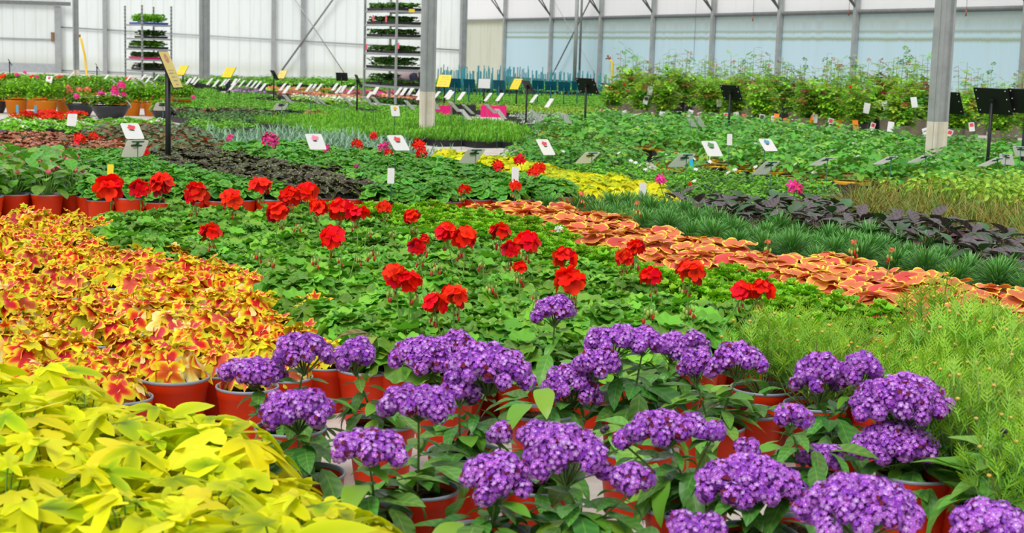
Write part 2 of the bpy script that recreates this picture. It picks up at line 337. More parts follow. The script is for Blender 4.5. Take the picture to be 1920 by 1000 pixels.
# ------------------------------------------------------------------ objects
def link(name, me, parent=None, loc=None, rot=None, scale=None):
    o = bpy.data.objects.new(name, me); COL.objects.link(o)
    if parent is not None: o.parent = parent
    if loc is not None: o.location = loc
    if rot is not None: o.rotation_euler = rot
    if scale is not None: o.scale = scale
    return o
def tag(o, label, cat, group=None, kind=None):
    o['label'] = label; o['category'] = cat
    if group: o['group'] = group
    o['kind'] = kind or 'thing'
    return o
def empty(name, loc, label, cat, group=None, rotz=0, scale=1):
    o = bpy.data.objects.new(name, None); COL.objects.link(o); o.location = loc; o.rotation_euler = (0,0,rotz); o.scale = (scale,)*3
    o.empty_display_size = .05
    return tag(o, label, cat, group)
def struct(name, mb, loc=(0,0,0), rotz=0, label=None):
    o = link(name, mb.mesh(name), None, loc, (0,0,rotz)); o['kind'] = 'structure'
    if label: o['label'] = label
    return o
def words(n): return ('first second third fourth fifth sixth seventh eighth ninth tenth eleventh twelfth thirteenth fourteenth fifteenth sixteenth seventeenth eighteenth nineteenth twentieth'.split()[n-1] if n <= 20 else str(n)+('th' if n % 100 in (11,12,13) else {1:'st',2:'nd',3:'rd'}.get(n % 10,'th')))
def sstep(a, b, x): t = min(1, max(0, (x-a)/(b-a))); return t*t*(3-2*t)

# ------------------------------------------------------------------ leaf and flower templates
def o_round(scal, k):
    return lambda t: (1-.62*sstep(2.45, 3.12, abs(t)))*(1+scal*abs(math.cos(k*t/2)))
def o_lobed(lobes, w, p, base):
    def f(t):
        r = base
        for c, l in lobes:
            d = abs((t-c+PI) % (2*PI)-PI); q = max(0, 1-d/w)
            r = max(r, base+(l-base)*q**p)
        return r
    return f
ruf = lambda amp, k, dr: (lambda f, t, r: -dr*(f*r)**2+amp*f**3*math.sin(k*t+.7))
L_MAPLE = [T_polar(lambda t, g=o_lobed([(0,1.05),(1.0,.95),(-1.0,.95),(2.0,.75),(-2.0,.75)], .56, 1.0, .52): g(t)*(1+.05*math.cos(22*t))*(1-.35*sstep(2.7,3.12,abs(t))), ruf(a, 5, d), 40, (.3,.6,.85,1)) for a, d in ((.10,.18),(.16,.05),(.08,.32))]
L_IPO = [T_polar(o_lobed([(0,1.80),(.9666,1.30),(-.9666,1.30),(2.0541,.70),(-2.0541,.70)], .56, 1.15, .30), (lambda f, t, r, a=a, d=d: -d*(f*r)**2+a*f**3*math.sin(4*t+.7)+.14*abs(math.sin(t))*f*r), 52, (.35,.7,1)) for a, d in ((.06,.12),(.10,.22),(.05,.30))] + \
        [T_polar(o_lobed([(0,1.95),(1.4660,.85),(-1.4660,.85)], .80, 1.05, .34), lambda f, t, r: -.15*(f*r)**2+.14*abs(math.sin(t))*f*r, 60, (.35,.7,1))]
L_IPO_LO = [T_polar(o_lobed([(0,1.45),(.95,1.0),(-.95,1.0),(2.1,.55),(-2.1,.55)], .62, 1.2, .38), ruf(.08, 4, .2), 18, (.5,1))]
L_GER = [T_polar(o_round(.14, 7), lambda f, t, r, a=a, d=d: d*(f*r)**2+a*f**2*math.sin(7*t), 36, (.3,.62,.86,1)) for a, d in ((.07,.12),(.10,-.10),(.12,.25))]
L_GER_LO = [T_polar(o_round(.12, 7), lambda f, t, r, d=d: d*(f*r)**2+.10*f**2*math.sin(5*t), 18, (.5,1)) for d in (.15,-.12)]
L_CORAL = [T_polar(o_round(.05, 9), lambda f, t, r, a=a, d=d: d*(f*r)**2+a*f**3*math.sin(5*t), 32, (.3,.6,.84,1)) for a, d in ((.05,-.16),(.07,.06),(.05,-.26))]
L_CRISP = [T_polar(o_lobed([(0,1),(.9,.9),(-.9,.9),(1.9,.75),(-1.9,.75)], .6, .7, .45), lambda f, t, r: .30*(f*r)**2+.22*f**2*math.sin(9*t), 24, (.5,1)),
           T_polar(o_round(.2, 8), lambda f, t, r: .45*(f*r)**2+.18*f**2*math.sin(8*t), 20, (.5,1))]
L_HELIO = [T_lance(8, 2, lambda t: max(0, math.sin(PI*t**.85))**.85, d, .22, .10, .42) for d in (.35,.7,1.1)]
L_OVAL = [T_lance(5, 1, lambda t: max(0, math.sin(PI*t**.8))**.7, d, .3, 0, .62) for d in (.3,.7)]
L_GLOSS = [T_lance(6, 2, lambda t: max(0, math.sin(PI*t**1.1))**.65, d, .25, 0, .72) for d in (.3,.7)]
L_DAHL = [T_lance(6, 2, lambda t: max(0, math.sin(PI*t**.7))**.9, d, .35, .06, .52) for d in (.3,.6,.9)]
L_NEED = [T_lance(4, 1, lambda t: .25+.75*math.sin(PI*min(1,t*.8+.15)) if t < 1 else .05, d, .3, 0, .075) for d in (.2,.6)]
L_BLADE = [T_lance(6, 1, lambda t: (1-t)**.6*.9+.05, d, .3, 0, .03) for d in (.7,1.3,1.9)]
def _feather():
    parts = [(T_lance(3, 1, lambda t: 1-.6*t, .25, .2, 0, .05), np.eye(3), (0,0,0))]
    lob = T_lance(2, 1, lambda t: 1-.75*t, .1, .2, 0, .12)
    for i, x in enumerate((.38,.55,.72)):
        for sgn in (-1,1): parts.append((lob, rz(sgn*.65) @ np.diag([.42-.06*i]*3), (x, 0, -.02)))
    return T_join(*parts)
L_FEATH = [_feather()]
_ov = T_lance(4, 1, lambda t: max(0, math.sin(PI*t**.9))**.6, .4, .25, 0, .8)
L_TRI = [T_join((_ov, np.eye(3), (0,0,0)), (_ov, rz(1.75)@np.diag([.9]*3), (-.02,.03,0)), (_ov, rz(-1.75)@np.diag([.9]*3), (-.02,-.03,0)))]
_rl = T_lance(3, 1, lambda t: max(0, math.sin(PI*t**.85))**.7, .3, .25, 0, .62)
L_ROSE = [T_join((_rl, np.diag([.40]*3), (.62,0,-.03)), *[(_rl, rz(sg*1.15)@np.diag([.34]*3), (x,sg*.02,0)) for x in (.22,.5) for sg in (-1,1)], (T_lance(2,1,lambda t:1,.05,0,0,.025), np.eye(3)*.62, (0,0,0)))]
def petal5(n=5, wid=.85, rnd=True, nl=3, cup=.25, rough=.12):
    parts = []
    p = T_lance(nl, 1, lambda t: (.3+.7*math.sin(PI*min(1,t*.62+.05))) if t < 1 else .55, -cup, .12, 0, wid)
    p = (p[0], p[1], np.stack([p[2][:,0], p[2][:,1]*.1], 1))
    for i in range(n): parts.append((p, rz(2*PI*i/n+random.uniform(-.15,.15)) @ ry(random.uniform(-rough,rough)), (0,0,0)))
    return T_join(*parts)
FL_GER = [petal5() for _ in range(4)]
FL_LO = [petal5(5, .9, nl=1) for _ in range(2)]
FL_DAISY = [petal5(8, .35, nl=2, cup=.1)]
def _floret():
    th = np.linspace(0, 2*PI, 10, endpoint=False)
    V = [(0,0,-.18)]+[(.42*math.cos(t), .42*math.sin(t), .02) for t in th]+[((1.0 if i % 2 == 0 else .72)*math.cos(t), (1.0 if i % 2 == 0 else .72)*math.sin(t), .10 if i % 2 == 0 else .0) for i, t in enumerate(th)]
    Fc = [(0,1+i,1+(i+1) % 10) for i in range(10)]+[(1+i,11+i,11+(i+1) % 10,1+(i+1) % 10) for i in range(10)]
    U = [(0,0)]+[(.38,0)]*10+[(1,0)]*10
    return np.array(V), Fc, np.array(U, float)
FL_HEL = _floret()
def frame_n(n, spin=0.):
    n = np.asarray(n, float); n = n/np.linalg.norm(n); a = np.cross((0,0,1) if abs(n[2]) < .95 else (1,0,0), n); a /= np.linalg.norm(a); b = np.cross(n, a)
    return np.stack([a, b, n], 1) @ rz(spin)
U = random.uniform

# ------------------------------------------------------------------ plant pieces
POT_D, POT_H = .19, .165
def pot_mesh(r=POT_D/2, h=POT_H, mat='pot_orange', n=32, taper=.76):
    b = MB(); t = r*taper
    b.lathe([(0,.004),(t*.96,.0),(t,.006),(r*.93,h*.80),(r*.955,h*.815),(r*.975,h*.965)], mat, n)
    b.lathe([(r*.955,h*.965),(r*.89,h*.86),(r*.86,h*.75)], mat, n)
    return b.mesh('pot')
def rim_mesh(r=POT_D/2, h=POT_H, mat='pot_rim_grey', n=32):
    b = MB(); pr = [(r*.94+.0045*math.cos(a), h*.968+.004*math.sin(a)) for a in np.linspace(-PI*.5, PI*1.0, 7)]
    b.lathe([(r*.985,h*.95),(r*1.005,h*.97),(r*.995,h*.995),(r*.965,h),(r*.94,h*.985),(r*.93,h*.93)], mat, n); return b.mesh('rim')
def soil_mesh(r=POT_D/2, h=POT_H, straw=26, n=26):
    b = MB(); prof = [(0, .012)]+[(q, .010*(1-q)+.004) for q in (.3,.55,.78,1)]
    V = [(0,0,h*.88+.008)]; Us = [(0,0)]; Fc = []
    for q in (.3,.55,.78,1):
        for k in range(n):
            a = 2*PI*k/n; V.append((q*r*.90*math.cos(a), q*r*.90*math.sin(a), h*.87+U(-.004,.007)*(1 if q < 1 else .2))); Us.append((q, 0))
    for k in range(n): Fc.append((0,1+k,1+(k+1) % n))
    for i in range(3):
        for k in range(n): Fc.append((1+i*n+k, 1+(i+1)*n+k, 1+(i+1)*n+(k+1) % n, 1+i*n+(k+1) % n))
    b.add((np.array(V), Fc, np.array(Us, float)), np.eye(3), (0,0,0), 'soil')
    for _ in range(straw):
        a, q = U(0,2*PI), r*.86*math.sqrt(random.random()); p = np.array((q*math.cos(a), q*math.sin(a), h*.89)); d = U(0,2*PI); l = U(.008,.028)
        b.tube([p, p+np.array((math.cos(d)*l, math.sin(d)*l, U(-.002,.008)))], .0009, .0006, random.choice(['soil_straw','soil','soil_straw']), 3, False)
    return b.mesh('soil')
POTS = dict(o=pot_mesh(), olo=pot_mesh(n=18), rim=rim_mesh(), rimlo=rim_mesh(n=18))
SOILS = [soil_mesh() for _ in range(3)]; SOIL_LO = soil_mesh(straw=0, n=14)
def mound(b, leaves, mat, n, R, H, z0, size, dip=(.0,.75), stem='stem_green', sr=.0016, jit=.5, flat=.65, nstem=None, zj=.012, ex=0.):
    for k in range(n):
        q = math.sqrt((k+.5)/n); a = k*2.39996+U(-.3,.3)
        p = np.array((q*R*math.cos(a), q*R*math.sin(a), z0+H*(1-flat*q*q)+U(-zj,zj)))
        s = U(*size); d = dip[0]+(dip[1]-dip[0])*q+U(-.25,.25)
        b.add(random.choice(leaves), rz(a+U(-jit,jit)) @ ry(d) @ rx(U(-.3,.3)) * s, p, mat)
        if nstem is None or k % nstem == 0:
            b.tube([np.array((q*R*.2*math.cos(a), q*R*.2*math.sin(a), POT_H*.86)), p*np.array((.75,.75,1))-np.array((0,0,H*.15)), p], sr, sr*.7, stem, 3, False)
def variants(n, fn, name='foliage'):
    out = []
    for _ in range(n):
        b = MB(); fn(b); out.append(b.mesh(name))
    return out
ZP = POT_H
def f_tri(b):
    mound(b, L_MAPLE, 'tricolor_leaf', random.randint(14, 18), .070, .075, ZP-.005, (.045,.066), (.10,1.15), jit=.7); mound(b, L_MAPLE, 'tricolor_leaf', 7, .05, .03, ZP+.06, (.022,.036), (-.9,.2), jit=.9)
def f_lime(b): mound(b, L_IPO, 'lime_leaf', 34, .125, .14, ZP-.02, (.044,.070), (-.2,1.1), jit=.8, flat=.75, sr=.0022, zj=.025)
def f_lime_lo(b): mound(b, L_IPO_LO, 'lime_leaf', 26, .11, .09, ZP, (.045,.065), (-.1,.7), nstem=6)
def f_ger(b): mound(b, L_GER, 'geranium_leaf', 46, .11, .125, ZP-.02, (.028,.046), (-.2,1.15), jit=.8, flat=.8)
def f_crisp(b):
    mound(b, L_CRISP, 'crisp_leaf', 150, .105, .11, ZP-.03, (.013,.021), (-.5,.9), jit=1.2, flat=.75, nstem=5, zj=.022)
def f_coral(b): mound(b, L_CORAL, 'coral_leaf', 17, .10, .085, ZP, (.040,.066), (-.1,.6), flat=.7, jit=.6)
def f_dark(b): mound(b, L_GER_LO, 'zonal_dark_leaf', 34, .11, .10, ZP-.01, (.024,.040), (-.3,.8), nstem=6, jit=.8)
def f_zonal(b): mound(b, L_GER_LO, 'zonal_leaf', 36, .115, .12, ZP-.02, (.026,.042), (-.3,.8), nstem=6, jit=.8)
def f_needle(b):
    for k in range(300):
        q = math.sqrt((k+.5)/300); a = k*2.39996; el = 1.45-q*1.25+U(-.12,.12); r0 = .05*q; z = ZP-.015+.07*(1-q*q)
        s = U(.055,.085)
        b.add(random.choice(L_NEED), rz(a+U(-.3,.3)) @ ry(-el) * s, (r0*1.2*math.cos(a), r0*1.2*math.sin(a), z), 'needle_leaf')
def f_dahl(b): mound(b, L_DAHL, 'dark_dahlia_leaf', 26, .08, .14, ZP-.02, (.10,.15), (-.75,.55), flat=.8, jit=.5, sr=.003, stem='stem_brown')
def f_grass(b):
    for k in range(110):
        a = U(0,2*PI); s = U(.16,.30); b.add(random.choice(L_BLADE), rz(a) @ ry(-U(.8,1.5)) * s, (U(-.03,.03), U(-.03,.03), ZP-.02), 'bronze_blade')
def f_blue(b):
    for k in range(46):
        a = U(0,2*PI); s = U(.14,.26); b.add(random.choice(L_BLADE), rz(a) @ ry(-U(.5,1.5)) @ np.diag([s, s*2.2, s]), (U(-.06,.06), U(-.06,.06), .10), 'blue_blade')
def f_marg(b):
    for k in range(26):
        q = math.sqrt((k+.5)/26); a = k*2.39996; tip = np.array((q*.13*math.cos(a), q*.13*math.sin(a), ZP+.20*(1-.55*q*q)+U(-.02,.02))); base = np.array((q*.02*math.cos(a), q*.02*math.sin(a), ZP*.86)); mid = (base+tip)/2+np.array((q*.02*math.cos(a), q*.02*math.sin(a), -.01))
        b.tube([base, mid, tip], .0022, .0014, 'stem_brown' if k % 3 == 0 else 'stem_green', 4, False)
        for i in range(11):
            t = .3+.7*i/10; p = base*(1-t)**2+2*mid*t*(1-t)+tip*t*t
            b.add(L_FEATH[0], rz(i*2.4+U(-.4,.4)) @ ry(-U(.25,1.0)-.35*t) * U(.055,.085), p, 'marguerite_leaf', min(.999, max(.0, .15+.75*t+U(-.25,.25))))
def f_straw(b):
    mound(b, L_TRI, 'strawberry_leaf', 20, .15, .17, .10, (.042,.062), (-.2,.6), nstem=3, flat=.75, jit=.7, zj=.025)
    for _ in range(random.choice((0,1,1,2))):
        a, q = U(0,6.28), U(.02,.17); b.add(FL_LO[0], frame_n((U(-.4,.4), -.6, .8))*.013, (q*math.cos(a), q*math.sin(a), .27-.5*q+U(-.02,.03)), 'white_petal')
def f_daisy(b):
    mound(b, L_OVAL, 'tray_leaf' if random.random() < .3 else 'herb_leaf', 62, .10, .09, ZP-.02, (.03,.05), (-.9,.5), nstem=8, jit=1, flat=.7)
    for _ in range(random.choice((0,0,1))):
        a, q = U(0,6.28), U(.0,.08); p = np.array((q*math.cos(a), q*math.sin(a), ZP+.12+U(0,.05)))
        b.tube([p*np.array((.5,.5,0))+np.array((0,0,ZP)), p], .0012, .001, 'stem_green', 3, False); b.add(FL_DAISY[0], frame_n((U(-.3,.3), -.7, .8))*.019, p, 'white_petal')
def f_beg(b):
    mound(b, L_GLOSS, 'begonia_leaf', 18, .075, .14, ZP, (.08,.12), (-.9,.3), flat=.8, sr=.003)
    for _ in range(2):
        a, q = U(0,6.28), U(.02,.1); b.ball((q*math.cos(a), q*math.sin(a), ZP+.13), .016, 'pinkbud', 8, 6)
plain('pinkbud', (.80,.16,.18), .5)
def f_dill(b):
    for k in range(170):
        a = U(0,6.28); q = .14*math.sqrt(random.random()); b.add(random.choice(L_NEED), rz(U(0,6.28)) @ ry(-U(.4,1.5)) @ np.diag([1,1.6,1]) * U(.05,.09), (q*math.cos(a), q*math.sin(a), .09+.11*(1-(q/.14)**2*.5)*random.random()**.5), 'herb_leaf')
def f_redd(b): mound(b, L_GER_LO, 'red_foliage', 34, .13, .09, .10, (.03,.05), (-.2,.6), nstem=6)
def f_bronzeg(b): mound(b, L_GLOSS, 'bronze_green_leaf', 22, .11, .10, .12, (.07,.10), (-.5,.5), nstem=5)
def f_shrub(b): mound(b, L_OVAL, 'shrub_leaf', 110, .13, .22, .12, (.035,.055), (-.4,.9), nstem=10, jit=1.2, zj=.05)
def f_bush(b, w=.2, h=.3):
    for k in range(620):
        q = math.sqrt(random.random()); a = U(0,6.28); z = U(0,1)
        b.add(random.choice(L_OVAL), rz(a+U(-.8,.8)) @ ry(U(-1.0,.4)) * U(.045,.075), (q*w*math.cos(a), q*w*math.sin(a), .25+h*(1-.35*q*q)*(.2+.8*z)), 'bush_leaf')
def f_rose(b, w=.30, h=.74):
    for k in range(19):
        a = U(0,6.28); q = U(.15,1)*w; tip = np.array((q*math.cos(a), q*math.sin(a), .30+h*(U(.35,.72) if k > 3 else U(.9,1.35))*(1-.2*q/w))); base = np.array((.03*math.cos(a), .03*math.sin(a), .2)); mid = (base+tip)/2+np.array((.25*q*math.cos(a), .25*q*math.sin(a), 0))
        b.tube([base, mid, tip], .006, .0025, 'stem_brown' if k % 2 else 'stem_green', 4, False)
        for i in range(17):
            t = .15+.85*i/16; p = base*(1-t)**2+2*mid*t*(1-t)+tip*t*t
            r = (random.uniform(.86,1) if (t > .8 and random.random() < .25) else U(0,.88))
            b.add(L_ROSE[0], rz(i*2.4+U(-.5,.5)) @ ry(U(-.7,.6)) * U(.15,.23)*(1 if k > 3 or t < .7 else .7), p, 'rose_leaf', r)
V = dict(tri=variants(10, f_tri), lime=variants(6, f_lime), lime2=variants(3, f_lime_lo), red=variants(6, f_ger), bright=variants(4, f_crisp), coral=variants(5, f_coral),
         dark2=variants(3, f_dark), green=variants(4, f_zonal), needle=variants(4, f_needle), dark=variants(4, f_dahl), grass=variants(3, f_grass), blue=variants(3, f_blue),
         marg=variants(5, f_marg), straw=variants(2, f_straw), daisy=variants(6, f_daisy), beg=variants(3, f_beg), dill=variants(3, f_dill), redd=variants(3, f_redd), bronzeg=variants(3, f_bronzeg), shrub=variants(3, f_shrub))
def one_bud():
    b = MB(); b.tube([(0,0,-.05), (0,0,0)], .001, .001, 'stem_green', 3, False); b.ball((0,0,0), .0058, 'bud_yellow', 7, 4, (1,1,.75)); return b.mesh('flower_bud')
MARG_BUD = one_bud()

# ------------------------------------------------------------------ fill beds
UD = np.array([.53,-.848]); VD = np.array([.848,.53])
def inside(x, y, p):
    r = False
    for i in range(len(p)):
        x1, y1 = p[i]; x2, y2 = p[i-1]
        if (y1 > y) != (y2 > y) and x < (x2-x1)*(y-y1)/(y2-y1)+x1: r = not r
    return r
def fill(poly, z, s, jit=.012, uoff=0., voff=0., sv=None):
    Q = np.array([at_z(a, b, z)[:2] for a, b in poly]); A, B = Q @ UD, Q @ VD; dv = sv or s*.87; rows = {}
    for j in range(math.floor(B.min()/dv)-1, math.ceil(B.max()/dv)+2):
        for i in range(math.floor(A.min()/s)-1, math.ceil(A.max()/s)+2):
            g = UD*((i+.5*(j % 2))*s+uoff)+VD*(j*dv+voff)
            if g[1] < 1: continue
            x, y = proj((g[0], g[1], z))
            if inside(x, y, poly) and -110 < x < 2030 and y < 1130: rows.setdefault(j, []).append((i, g+np.array((U(-jit,jit), U(-jit,jit)))))
    out = []
    for n, j in enumerate(sorted(rows)):
        for m, (i, g) in enumerate(sorted(rows[j], key=lambda t: -t[0])): out.append((n+1, m+1, g))
    return out
PLANTS = {}; OBST = []; PLACED = []
def bed(key, name, desc, cat, poly, z, s, parts, group, unique=True, scale=(.92,1.08), jit=.012, voff=0., pot='o'):
    spots = fill(poly, z, s, jit, voff=voff); res = []
    for (r, c, g) in spots:
        lab = f'{desc}, {words(r)} row from left, {words(c)} from near end' if unique else desc
        sc = U(*scale)
        if parts == 1:                                   # small in the photo: one mesh
            o = link(name, random.choice(V[key]), None, (g[0], g[1], 0), (0,0,U(0,6.28)), (sc,)*3); tag(o, lab, cat, group)
        else:
            o = empty(name, (g[0], g[1], 0), lab, cat, group, U(0,6.28), sc)
            if parts >= 3:
                po = link('pot', POTS['o' if parts == 4 else 'olo'], o); link('rim', POTS['rim' if parts == 4 else 'rimlo'], po)
                link('soil', random.choice(SOILS) if parts == 4 else SOIL_LO, o, rot=(0,0,U(0,6.28)))
            elif parts == 2: link('pot', POTS['olo'], o)
            link('foliage', random.choice(V[key]), o)
        res.append((o, g, sc))
    PLANTS[key] = res; return res

bed('lime', 'sweet_potato_vine', 'lime yellow sweet potato vine in foreground', 'plant',
    [(-120,705),(60,705),(110,745),(200,785),(300,785),(430,810),(520,880),(600,960),(680,1010),(760,1130),(-200,1130)], .27, .19, 4, 'lime sweet potato vines in the foreground', scale=(.95,1.2))
bed('tri', 'tricolor_geranium', 'red and yellow maple-leaved geranium', 'plant',
    [(-100,385),(20,390),(150,405),(250,455),(440,500),(575,550),(625,625),(600,665),(480,690),(390,685),(270,700),(190,710),(60,690),(-120,680)], .24, .21, 4, 'tricolor geraniums in orange pots', scale=(.9,1.15))
REDP = bed('red', 'red_geranium', 'green scalloped-leaf geranium', 'plant',
    [(170,395),(330,378),(480,390),(580,380),(720,405),(820,432),(960,445),(1090,480),(1200,520),(1370,565),(1470,585),(1330,605),(1310,640),(1000,645),(740,640),(640,625),(585,570),(430,490),(250,455),(175,410)], .28, .19, 3, 'red flowering geraniums in the middle bed')
bed('bright', 'crinkled_geranium', 'bright-green crinkled-leaf plant', 'plant',
    [(600,375),(830,378),(980,402),(1050,424),(1130,462),(1290,500),(1420,500),(1540,537),(1620,560),(1720,565),(1690,590),(1600,585),(1470,585),(1370,565),(1200,520),(1090,480),(960,445),(820,432),(720,405)], .26, .18, 3, 'bright crinkled-leaf plants')
bed('coral', 'coral_geranium', 'yellow-edged coral-leaved geranium', 'plant',
    [(835,376),(930,376),(1100,392),(1280,436),(1450,468),(1600,478),(1750,507),(1940,536),(1940,590),(1780,580),(1700,556),(1620,556),(1540,534),(1420,494),(1290,494),(1130,458),(1050,422),(980,399)], .25, .19, 3, 'coral-leaved geraniums')
bed('needle', 'needle_leaf_plant', 'dark green needle-leaved mound', 'plant',
    [(1015,378),(1180,375),(1290,390),(1390,415),(1460,421),(1560,431),(1740,460),(1880,503),(1940,519),(1940,534),(1750,505),(1600,476),(1450,466),(1280,434),(1100,390)], .25, .2, 3, 'needle-leaved plants', scale=(1.0,1.2))
bed('dark', 'dark_dahlia', 'dark purple-leaved plant', 'plant',
    [(1230,378),(1350,375),(1430,383),(1530,369),(1560,391),(1620,401),(1740,415),(1940,448),(1940,513),(1870,493),(1760,458),(1560,428),(1460,416),(1390,411),(1290,386)], .27, .2, 3, 'dark-leaved plants')
bed('grass', 'bronze_grass', 'bronze tufted grass', 'plant', [(1570,368),(1620,353),(1700,355),(1940,381),(1940,440),(1780,412),(1620,399)], .27, .2, 3, 'bronze grass tufts')
bed('marg', 'marguerite_plant', 'feathery light green marguerite with buds', 'plant',
    [(1335,618),(1450,618),(1500,605),(1720,595),(1960,600),(1960,860),(1900,835),(1800,750),(1660,660),(1500,665),(1430,655)], .33, .205, 4, 'feathery marguerites', scale=(.9,1.15))
for o, g, s in PLANTS['marg']:
    for k in range(8):
        q = math.sqrt((k+.5)/8); a = k*2.39996+U(0,1); link('flower_bud', MARG_BUD, o, (q*.13*math.cos(a), q*.13*math.sin(a), ZP+.235*(1-.5*q*q)+U(-.01,.02)))
bed('beg', 'begonia_plant', 'glossy broad-leaved plant with pink buds', 'plant', [(-80,295),(130,300),(155,338),(-80,350)], .25, .21, 3, 'broad-leaved plants in orange pots', scale=(1.0,1.15))
bed('green', 'leafy_geranium', 'light-green left-bed geranium', 'plant', [(130,280),(235,282),(300,303),(430,325),(520,350),(420,353),(170,350)], .25, .19, 3, 'left light green geraniums')
bed('dark2', 'dark_zonal_geranium', 'blackish-leaved geranium', 'plant', [(240,280),(400,280),(520,303),(640,318),(690,348),(600,354),(520,349),(430,325),(300,303)], .25, .19, 3, 'blackish-leaved geraniums')
bed('green', 'zonal_geranium', 'mid-green centre-bed geranium', 'plant', [(420,270),(560,266),(650,279),(790,289),(900,314),(1050,338),(1060,353),(700,355),(640,318),(520,303)], .25, .19, 3, 'zonal geraniums in the middle')
bed('lime2', 'lime_vine', 'lime yellow vine in far orange pot', 'plant', [(820,283),(900,288),(1000,303),(1120,323),(1240,348),(1250,358),(1080,349),(980,314),(860,298)], .25, .19, 3, 'lime vines in the middle distance')
bed('daisy', 'white_daisy', 'low leafy white-flowered daisy', 'plant', [(890,288),(1040,305),(1300,315),(1560,335),(1560,362),(1260,358),(1130,323),(1000,303)], .24, .19, 3, 'low daisies')
# ------------------------------------------------------------------ red flower heads (placed where the photo shows them)
def head_mesh(rad, n, pet='red_petal', size=.36, mix=None, lo=False, low=-.25, irr=.0):
    b = MB(); T = FL_LO if lo else FL_GER; ax = np.array((U(.8,1.15), U(.8,1.0), U(.75,1.0))) if irr else np.ones(3)
    for k in range(n):
        z = 1-(1-low)*(k+.5)/n; a = k*2.39996+U(-.3,.3)*(1+irr); q = math.sqrt(max(0, 1-z*z)); d = np.array((q*math.cos(a), q*math.sin(a), z))
        p = d*ax*rad*(.62+U(-.10,.14)*(1+irr)); m = mix if (mix and random.random() < .12) else pet
        b.add(random.choice(T), frame_n(d+np.array((U(-.3,.3), U(-.3,.3)-.2, U(-.2,.25))), U(0,6)) * (rad*size*U(.85,1.25)), p, m)
        b.tube([(0,0,-rad*.35), p*.97], rad*.02, rad*.02, 'stem_green', 3, False)
    return b.mesh('flower_head')
HEADS = [head_mesh(.06, random.randint(8,13), mix='dark_red_petal', size=.66, irr=.5, low=-.35) for _ in range(8)]
HEADS_LO = dict(red=[head_mesh(.06, 11, 'red_petal', .55, lo=True) for _ in range(2)], pink=[head_mesh(.06, 12, 'pink_petal', .5, lo=True) for _ in range(2)], white=[head_mesh(.06, 10, 'white_petal', .5, lo=True)], coral=[head_mesh(.06, 10, 'coral_petal', .4, lo=True)])
def bud_mesh():
    b = MB()
    for k in range(8):
        a = k*.8+U(-.2,.2); p = np.array((.014*math.cos(a)*U(.5,1.3), .014*math.sin(a)*U(.5,1.3), -.018+U(-.012,.012)))
        b.tube([(0,0,.006), p*np.array((1.1,1.1,.2)), p], .0009, .0009, 'stem_green', 3, False); b.ball(p-np.array((0,0,.006)), .0045, 'bud_red' if k % 3 == 0 else 'bud_green', 6, 5, (1,1,1.9))
    return b.mesh('bud_cluster')
BUDS = [bud_mesh() for _ in range(2)]
PROTO_CATE = 'plant'
HEADCOUNT = {}
def local(o, p):
    l = o.location; s = o.scale[0]; d = np.asarray(p)-np.array((l[0], l[1], l[2])); return (rz(-o.rotation_euler[2]) @ d)/s
def stalk(o, p, mat='stem_green', r=.003, name='flower_stalk'):
    q = local(o, p); b = MB(); a0 = np.array((q[0]*.15, q[1]*.15, POT_H*.9)); b.tube([a0, a0*.45+q*.55+np.array((q[0]*.1, q[1]*.1, .01)), q], r, r*.7, mat, 5, False)
    return link(name, b.mesh(name), o)
def put_head(keys, px, py, wpx, meshes, z=.40, buds=True, dead=False):
    g = at_z(px, py, z)
    cand = [t for k in keys for t in PLANTS[k]]
    o, pg, sc = min(cand, key=lambda t: (t[1][0]-g[0])**2+(t[1][1]-g[1])**2)
    p = at_y(px, py, (g[1]*.4+pg[1]*.6)); d = np.linalg.norm(p-CC); R = wpx*d/F/2
    s = stalk(o, p-np.array((0,0,R*.3)))
    if meshes:
        q = local(o, p); h = link('flower_head', random.choice(meshes), o, q, (0,0,U(0,6.28)), (R/.068/o.scale[0],)*3)
        HEADCOUNT[o.name] = HEADCOUNT.get(o.name, 0)+1
    if buds:
        q = local(o, p-np.array((U(-.3,.3)*R, -R*.35, R*.75))); link('bud_cluster', random.choice(BUDS), o, q, None, (U(.8,1.3),)*3)
    return o
REDH = [(207,355,62),(262,357,50),(300,348,55),(367,367,58),(432,377,48),(491,350,46),(545,368,50),(575,360,45),(522,400,50),(395,436,46),(595,390,45),(640,395,55),(672,402,42),(720,390,34),(773,408,36),(622,447,58),(838,437,50),(872,448,58),(782,465,46),(795,449,24),(938,435,46),(958,470,48),(990,455,52),(1058,484,50),(742,520,60),(770,528,55),(815,572,58),(850,558,62),(1068,528,70),(976,502,30),(1172,484,44),(1192,466,40),(1222,520,46),(1295,512,64),(1392,548,50),(1428,545,50)]
for (x, y, wv) in REDH: put_head(['red'], x, y, wv*.95, HEADS, z=.40)
for (x, y) in [(482,460),(668,470),(505,470),(735,420),(590,470),(690,420),(700,455),(555,405),(640,470),(1005,540),(1220,565),(820,480),(905,480),(925,520),(1290,560)]: put_head(['red'], x, y, 30, None, z=.37)
for (x, y, c) in [(870,358,'pink'),(965,350,'pink')]: put_head(['coral'], x, y, 30, HEADS_LO['red'], z=.36)
for (x, y) in [(1195,380),(1365,345)]: pass
for (x, y) in [(1090,365),(1195,382),(1600,455),(1672,470),(1440,455)]: put_head(['coral'], x, y, 16, HEADS_LO['coral'], z=.36, buds=True)
put_head(['bright'], 1048,430,20, HEADS_LO['white'], z=.33, buds=False)
